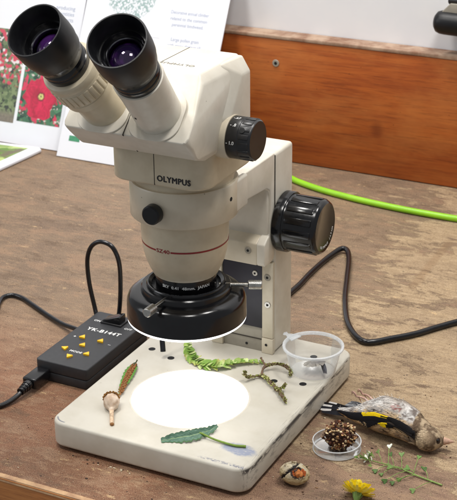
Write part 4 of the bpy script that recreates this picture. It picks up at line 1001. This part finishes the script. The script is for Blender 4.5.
def loc_bird(co):
    s = (co - B0).dot(E1); i = 0
    for j in range(len(pts) - 1):
        if pts[j].x <= co.x: i = j
    a, b = pts[i], pts[min(i + 1, len(pts) - 1)]; f = 0 if b.x == a.x else max(0, min(1, (co.x - a.x) / (b.x - a.x))); c = a.lerp(b, f)
    return s, math.degrees(math.atan2(co.z - c.z, -(co - c).dot(E2)))
WHITE, BUFF, BROWN, OLIVE, DARK, BLK, YEL = lin((202, 198, 194)), lin((178, 146, 106)), lin((112, 86, 64)), lin((132, 112, 90)), lin((74, 58, 48)), lin((22, 21, 23)), lin((240, 206, 20))
def bird_col(co):
    s, ph = loc_bird(co); n1 = noise.noise(co * 0.16); n2 = noise.noise(co * 0.5 + Vector((7, 0, 0))); n3 = noise.noise(co * 0.09 + Vector((0, 5, 0)))
    if co.x > 268:                                    # head: olive-brown, paler face, darker nape
        c = lerp(lin((104, 86, 68)), lin((184, 164, 136)), max(0, min(1, 0.42 + 1.5 * n1 + 1.3 * n2)))
        f = (co - Vector((282, 122, 15))).length
        if f < 7: c = lerp(lin((176, 154, 126)), c, f / 7)
        if (co - Vector((290, 127, 13))).length < 2.6: c = lin((60, 48, 42))
        if co.z < 5.5: c = lerp(c, BROWN, 0.5)
        if co.x < 273: c = lerp(c, DARK, 0.35 * (1 if ph < 60 else 0.2))
        return c
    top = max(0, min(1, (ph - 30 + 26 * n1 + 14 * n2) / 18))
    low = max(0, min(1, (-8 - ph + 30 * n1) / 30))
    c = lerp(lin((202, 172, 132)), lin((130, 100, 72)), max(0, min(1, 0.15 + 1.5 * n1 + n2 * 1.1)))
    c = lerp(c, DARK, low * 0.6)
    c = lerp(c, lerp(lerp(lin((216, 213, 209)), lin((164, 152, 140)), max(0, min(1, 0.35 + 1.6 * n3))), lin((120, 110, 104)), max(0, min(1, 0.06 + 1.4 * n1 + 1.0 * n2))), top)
    if 58 < s < 66 and 55 < ph < 78 and n2 > 0.0: c = lerp(c, lin((150, 60, 60)), 0.5)
    if s < 20: c = lerp(c, lin((190, 186, 182)), 0.4 * top)
    return c
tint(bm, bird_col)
hit = mathutils.bvhtree.BVHTree.FromBMesh(bm)
samples = [(f.calc_center_median().copy(), f.normal.copy()) for f in bm.faces]
bm.normal_update(); samples = [(f.calc_center_median().copy(), f.normal.copy()) for f in bm.faces]
body_o = obj('body', bm, M_plumage, bd, 180)
fe = bmesh.new(); random.shuffle(samples)
for c, n_ in samples[:9000]:
    if n_.z < -0.55 or (c - Vector((291, 135, 9))).length < 4: continue
    s, ph = loc_bird(c); belly = ph > 40 and c.x < 268; head = c.x > 266
    back = -E1 + n_ * rnd(0.0, 0.10) + Vector((rnd(-.45, .45), rnd(-.45, .45), rnd(-.35, .1)))
    back = back - n_ * max(0, back.dot(n_) - 0.10)
    col = jit(bird_col(c), 0.38)
    tipc = lerp(col, lin((222, 220, 216)) if belly else lin((164, 144, 118)), 0.3)
    blade(fe, c + n_ * 0.12, back, n_, rnd(2.4, 4.6) * (0.6 if head else 1.0), (rnd(0.5, 1.0) if belly else rnd(0.9, 1.7)) * (0.7 if head else 1.0), lambda q, col=col, tipc=tipc: lerp(col, tipc, q), rnd(-.30, -.02), 3)
for k in range(260):                                   # a few loose wisps of down
    c, n_ = samples[k * 7]
    s, ph = loc_bird(c)
    if ph > 50 and 20 < s < 78 and n_.z > 0: blade(fe, c, -E1 * rnd(.2, 1) + n_ * rnd(.3, .7) + Vector((rnd(-.6, .6), rnd(-.6, .6), 0)), n_, rnd(3, 5), 0.35, lin((212, 210, 206)), rnd(-.5, .3), 4)
obj('plumage', fe, M_plumage, bd, 180)
# wing folded along the near side
def on_body(s, ph, lift):
    """point on the bird's near side at distance s along it and angle ph, lifted off the plumage"""
    x = B0 + E1 * s; i = 0
    for j in range(len(pts) - 1):
        if pts[j].x <= x.x: i = j
    a, b = pts[i], pts[min(i + 1, len(pts) - 1)]; f = max(0, min(1, (x.x - a.x) / (b.x - a.x) if b.x != a.x else 0)); c = a.lerp(b, f)
    d = -E2 * math.cos(math.radians(ph)) + Vector((0, 0, 1)) * math.sin(math.radians(ph))
    h = hit.ray_cast(c + d * 40, -d)
    p_ = h[0] if h[0] else c + d * 10
    return p_ + d * lift, d
wg = bmesh.new(); Ly = wg.loops.layers.float_color.new('tint')
def wing_blade(s0, p0, s1, p1, W, lift, colf, lift1=None):
    rows = []; K = 10; lift1 = lift if lift1 is None else lift1
    for i in range(K + 1):
        t = i / K; p_, d = on_body(s0 + (s1 - s0) * t, p0 + (p1 - p0) * t, lift + (lift1 - lift) * t)
        wd = W * 0.5 * (0.55 + 0.45 * math.sin(PI * min(1, t * 0.8 + 0.15))) * (1 if t < 0.85 else max(0.15, 1 - ((t - 0.85) / 0.15) ** 2 * 0.9))
        v2 = E1.cross(d).normalized(); p_.z = max(p_.z, 0.8)
        rows.append([wg.verts.new(p_ - v2 * wd - d * 0.25), wg.verts.new(p_ + d * 0.2), wg.verts.new(p_ + v2 * wd - d * 0.25)])
    for i in range(K):
        for k in (0, 1):
            f = wg.faces.new((rows[i][k], rows[i][k + 1], rows[i + 1][k + 1], rows[i + 1][k]))
            c = jit(colf((i + 0.5) / K, k), 0.1)
            for l in f.loops: l[Ly] = (*c, 1)
BLUEBLK = lin((34, 34, 40))
for k in range(20):                                    # black secondaries with pale tips
    f = k / 20; tip = rnd(0.84, 0.92); sp = rnd(0.56, 0.66)
    wing_blade(56 - f * 14 + rnd(-1, 1), 16 - f * 33, 24 + f * 16 + rnd(-1.5, 1.5), 10 - f * 34, 2.2, 1.2 + 0.5 * f, lambda t, e, f=f, tip=tip, sp=sp: jit(lin((198, 174, 136)), 0.15) if (t > tip or (sp < t < sp + 0.09 and f > 0.35)) else (BLK if e else BLUEBLK))
for k in range(14):                                    # long black primaries with yellow bases
    f = k / 14; y0 = rnd(0.13, 0.20); y1 = rnd(0.44, 0.52)
    wing_blade(66 - f * 4, 27 - f * 9, 1 + f * 19 + rnd(-1, 1), 34 - f * 40, 1.9, 2.2 - 0.6 * f, lambda t, e, f=f, y0=y0, y1=y1: (jit(YEL, 0.12) if (y0 < t < y1 and f < 0.4) else (lin((206, 202, 198)) if t > 0.96 else (BLK if e else BLUEBLK))))
for k in range(9):                                     # yellow patch on the coverts
    f = k / 9; y0 = rnd(0.45, 0.6)
    wing_blade(67 - f * 4 + rnd(-1, 1), 14 - f * 9, 53 + f * 2 + rnd(-1.5, 1.5), 9 - f * 9, 1.6, 2.4, lambda t, e, y0=y0: jit(YEL, 0.12) if t > y0 else BLK)
for k in range(22):                                    # black shoulder
    wing_blade(87 - rnd(0, 13), 36 - rnd(0, 22), 68 - rnd(0, 9), 30 - rnd(0, 18), 2.8, 1.6 + rnd(0, .7), lambda t, e: jit(lin((34, 31, 32)), 0.35) if t < 0.75 else lin((62, 54, 50)))
for k in range(5): wing_blade(84 - k, 30 - k * 2, 58 + k * 2, 27 - k * 2, 3.0, 2.4, lambda t, e: BLK)
for k in range(260):                                   # flank and breast plumage lapping over the wing's edges
    up_ = k % 3 != 0
    s_, ph_ = (rnd(40, 86), rnd(31, 46)) if up_ else (rnd(56, 90), rnd(-20, 4))
    p_, d_ = on_body(s_, ph_, 1.2)
    c_ = jit(bird_col(p_ - d_ * 1.2), 0.25)
    blade(wg, p_, -E1 + d_ * 0.05 + Vector((0, 0, rnd(-.55, .1) if up_ else rnd(-.2, .5))), d_, rnd(3.5, 6.5), rnd(0.8, 1.6), lambda q, c_=c_: lerp(c_, lin((196, 184, 168)), 0.3 * q), rnd(-.15, .1), 4)
obj('wing', wg, M_plumage, bd, 180)
# tail and far wing tip
tl = bmesh.new()
for k in range(8):
    d = Vector((-0.97, 0.19 + (k - 3.5) * 0.05, -0.13 + 0.03 * (k % 3)))
    blade(tl, (209 - k * 0.3, 143.5 + k * 0.6, 8.0 + 0.25 * k), d, (0.1, -0.55, 0.85), 33 - abs(k - 3) * 1.6, 4.4, lambda q, k=k: lin((218, 214, 210)) if (q > 0.62 and k % 3 == 1) else (BLK if k % 2 else BLUEBLK), -0.03, 6, 0.55)
obj('tail', tl, M_plumage, bd, 180)
fw = bmesh.new()
for k in range(5):
    blade(fw, (215 - k * 0.6, 153 + k * 0.9, 9 + k * .5), Vector((-0.93, 0.22 + 0.05 * k, -0.12)), (0.05, -0.5, 0.85), 20 - k * 1.6, 4.4, lambda q, k=k: lerp(lin((70, 72, 78)), lin((176, 178, 180)), q if k % 2 else 0.3 * q), -0.02, 5, 0.4)
obj('wing_tip', fw, M_plumage, bd, 180)
# bill
bl = bmesh.new(); bdx = Vector((0.92, 0.38, -0.06)).normalized(); bo = Vector((291.6, 134.6, 9.0)); u, v, dd = frame(bdx)
def horn(o, d, L_, r0, sq, drop):
    return tube([o, o + d * L_ * .35, o + d * L_ * .7 + Vector((0, 0, drop * .4)), o + d * L_ + Vector((0, 0, drop))], lambda t: r0 * (1 - t) ** 0.8 + 0.18, 12, 5)
obj('bill', join(paint(horn(bo + Vector((0, -.7, .7)), bdx, 10.0, 3.3, 1, -0.3), lin((196, 160, 138)), 0.4), paint(horn(bo + Vector((0, .5, -1.0)), (bdx + Vector((0, .05, -.02))).normalized(), 8.6, 2.6, 1, 0.4), lin((170, 126, 104)), 0.4)), M_husk, bd, 60)
ep_ = hit.find_nearest(Vector((290.5, 125.5, 14.5)))[0]
obj('eye', ball(ep_, (1.5, 1.2, 0.8), 3), M_hole, bd, 180)
# feet
for k, (base, kn, an) in enumerate((((225, 152, 17), (214, 157, 18.5), (206, 161, 16)), ((227, 154, 17), (216, 163, 18), (208, 170, 14)))):
    ft = tube([base, kn, an], lambda t: 1.05 - 0.25 * t, 8, 6)
    an = Vector(an)
    for j, (dx, dy, dz) in enumerate(((-4.5, 1.5, 2.8), (-5, 3.2, 0.4), (-3.6, -0.6, 4.4), (2.6, 2.0, -3.6))):
        e = an + Vector((dx, dy, dz)); add_bm(ft, tube([an, an + Vector((dx * .5, dy * .5, dz * .5 + 1.2)), e, e + Vector((-1.0 if j < 3 else .8, .8, -2.2))], lambda t: 0.62 * (1 - t) + 0.22, 6, 4))
    obj('foot', paint(ft, lin((196, 158, 142)), 0.4), M_husk, bd, 60)

# ------------------------------------------------------------------ crumbs on the bench
cr = bmesh.new(); random.seed(11)
spots = [((rnd(-60, 330), rnd(-48, 240)), 1) for _ in range(150)] + [((203 + random.gauss(0, 16), 42 + random.gauss(0, 12)), 1) for _ in range(40)] + [((62 + random.gauss(0, 22), -4 - abs(random.gauss(0, 2.5))), 1) for _ in range(46)] + [((235 + random.gauss(0, 30), 118 + random.gauss(0, 14)), 1) for _ in range(40)]
for (x, y), _ in spots:
    if -1 < x < 181 and -1 < y < 225: continue
    if -80 < x < -18 and 60 < y < 206: continue
    if (Vector((x, y)) - Vector((213.5, 100))).length < 21: continue
    r_ = random.choice((0.25, 0.35, 0.45, 0.6, 0.8))
    add_bm(cr, paint(ball((x, y, r_ * 0.45), (r_ * rnd(.8, 1.8), r_ * rnd(.7, 1.2), r_ * 0.6), 1, 0.4, x), jit(random.choice((lin((190, 164, 124)), lin((150, 116, 84)), lin((84, 60, 44)), lin((210, 196, 168)), lin((60, 46, 38)))), 0.2)))
obj('crumbs', cr, M_husk, smooth=60, kind='stuff', label='scattered crumbs and seed dust on the worn bench', cat='crumbs')
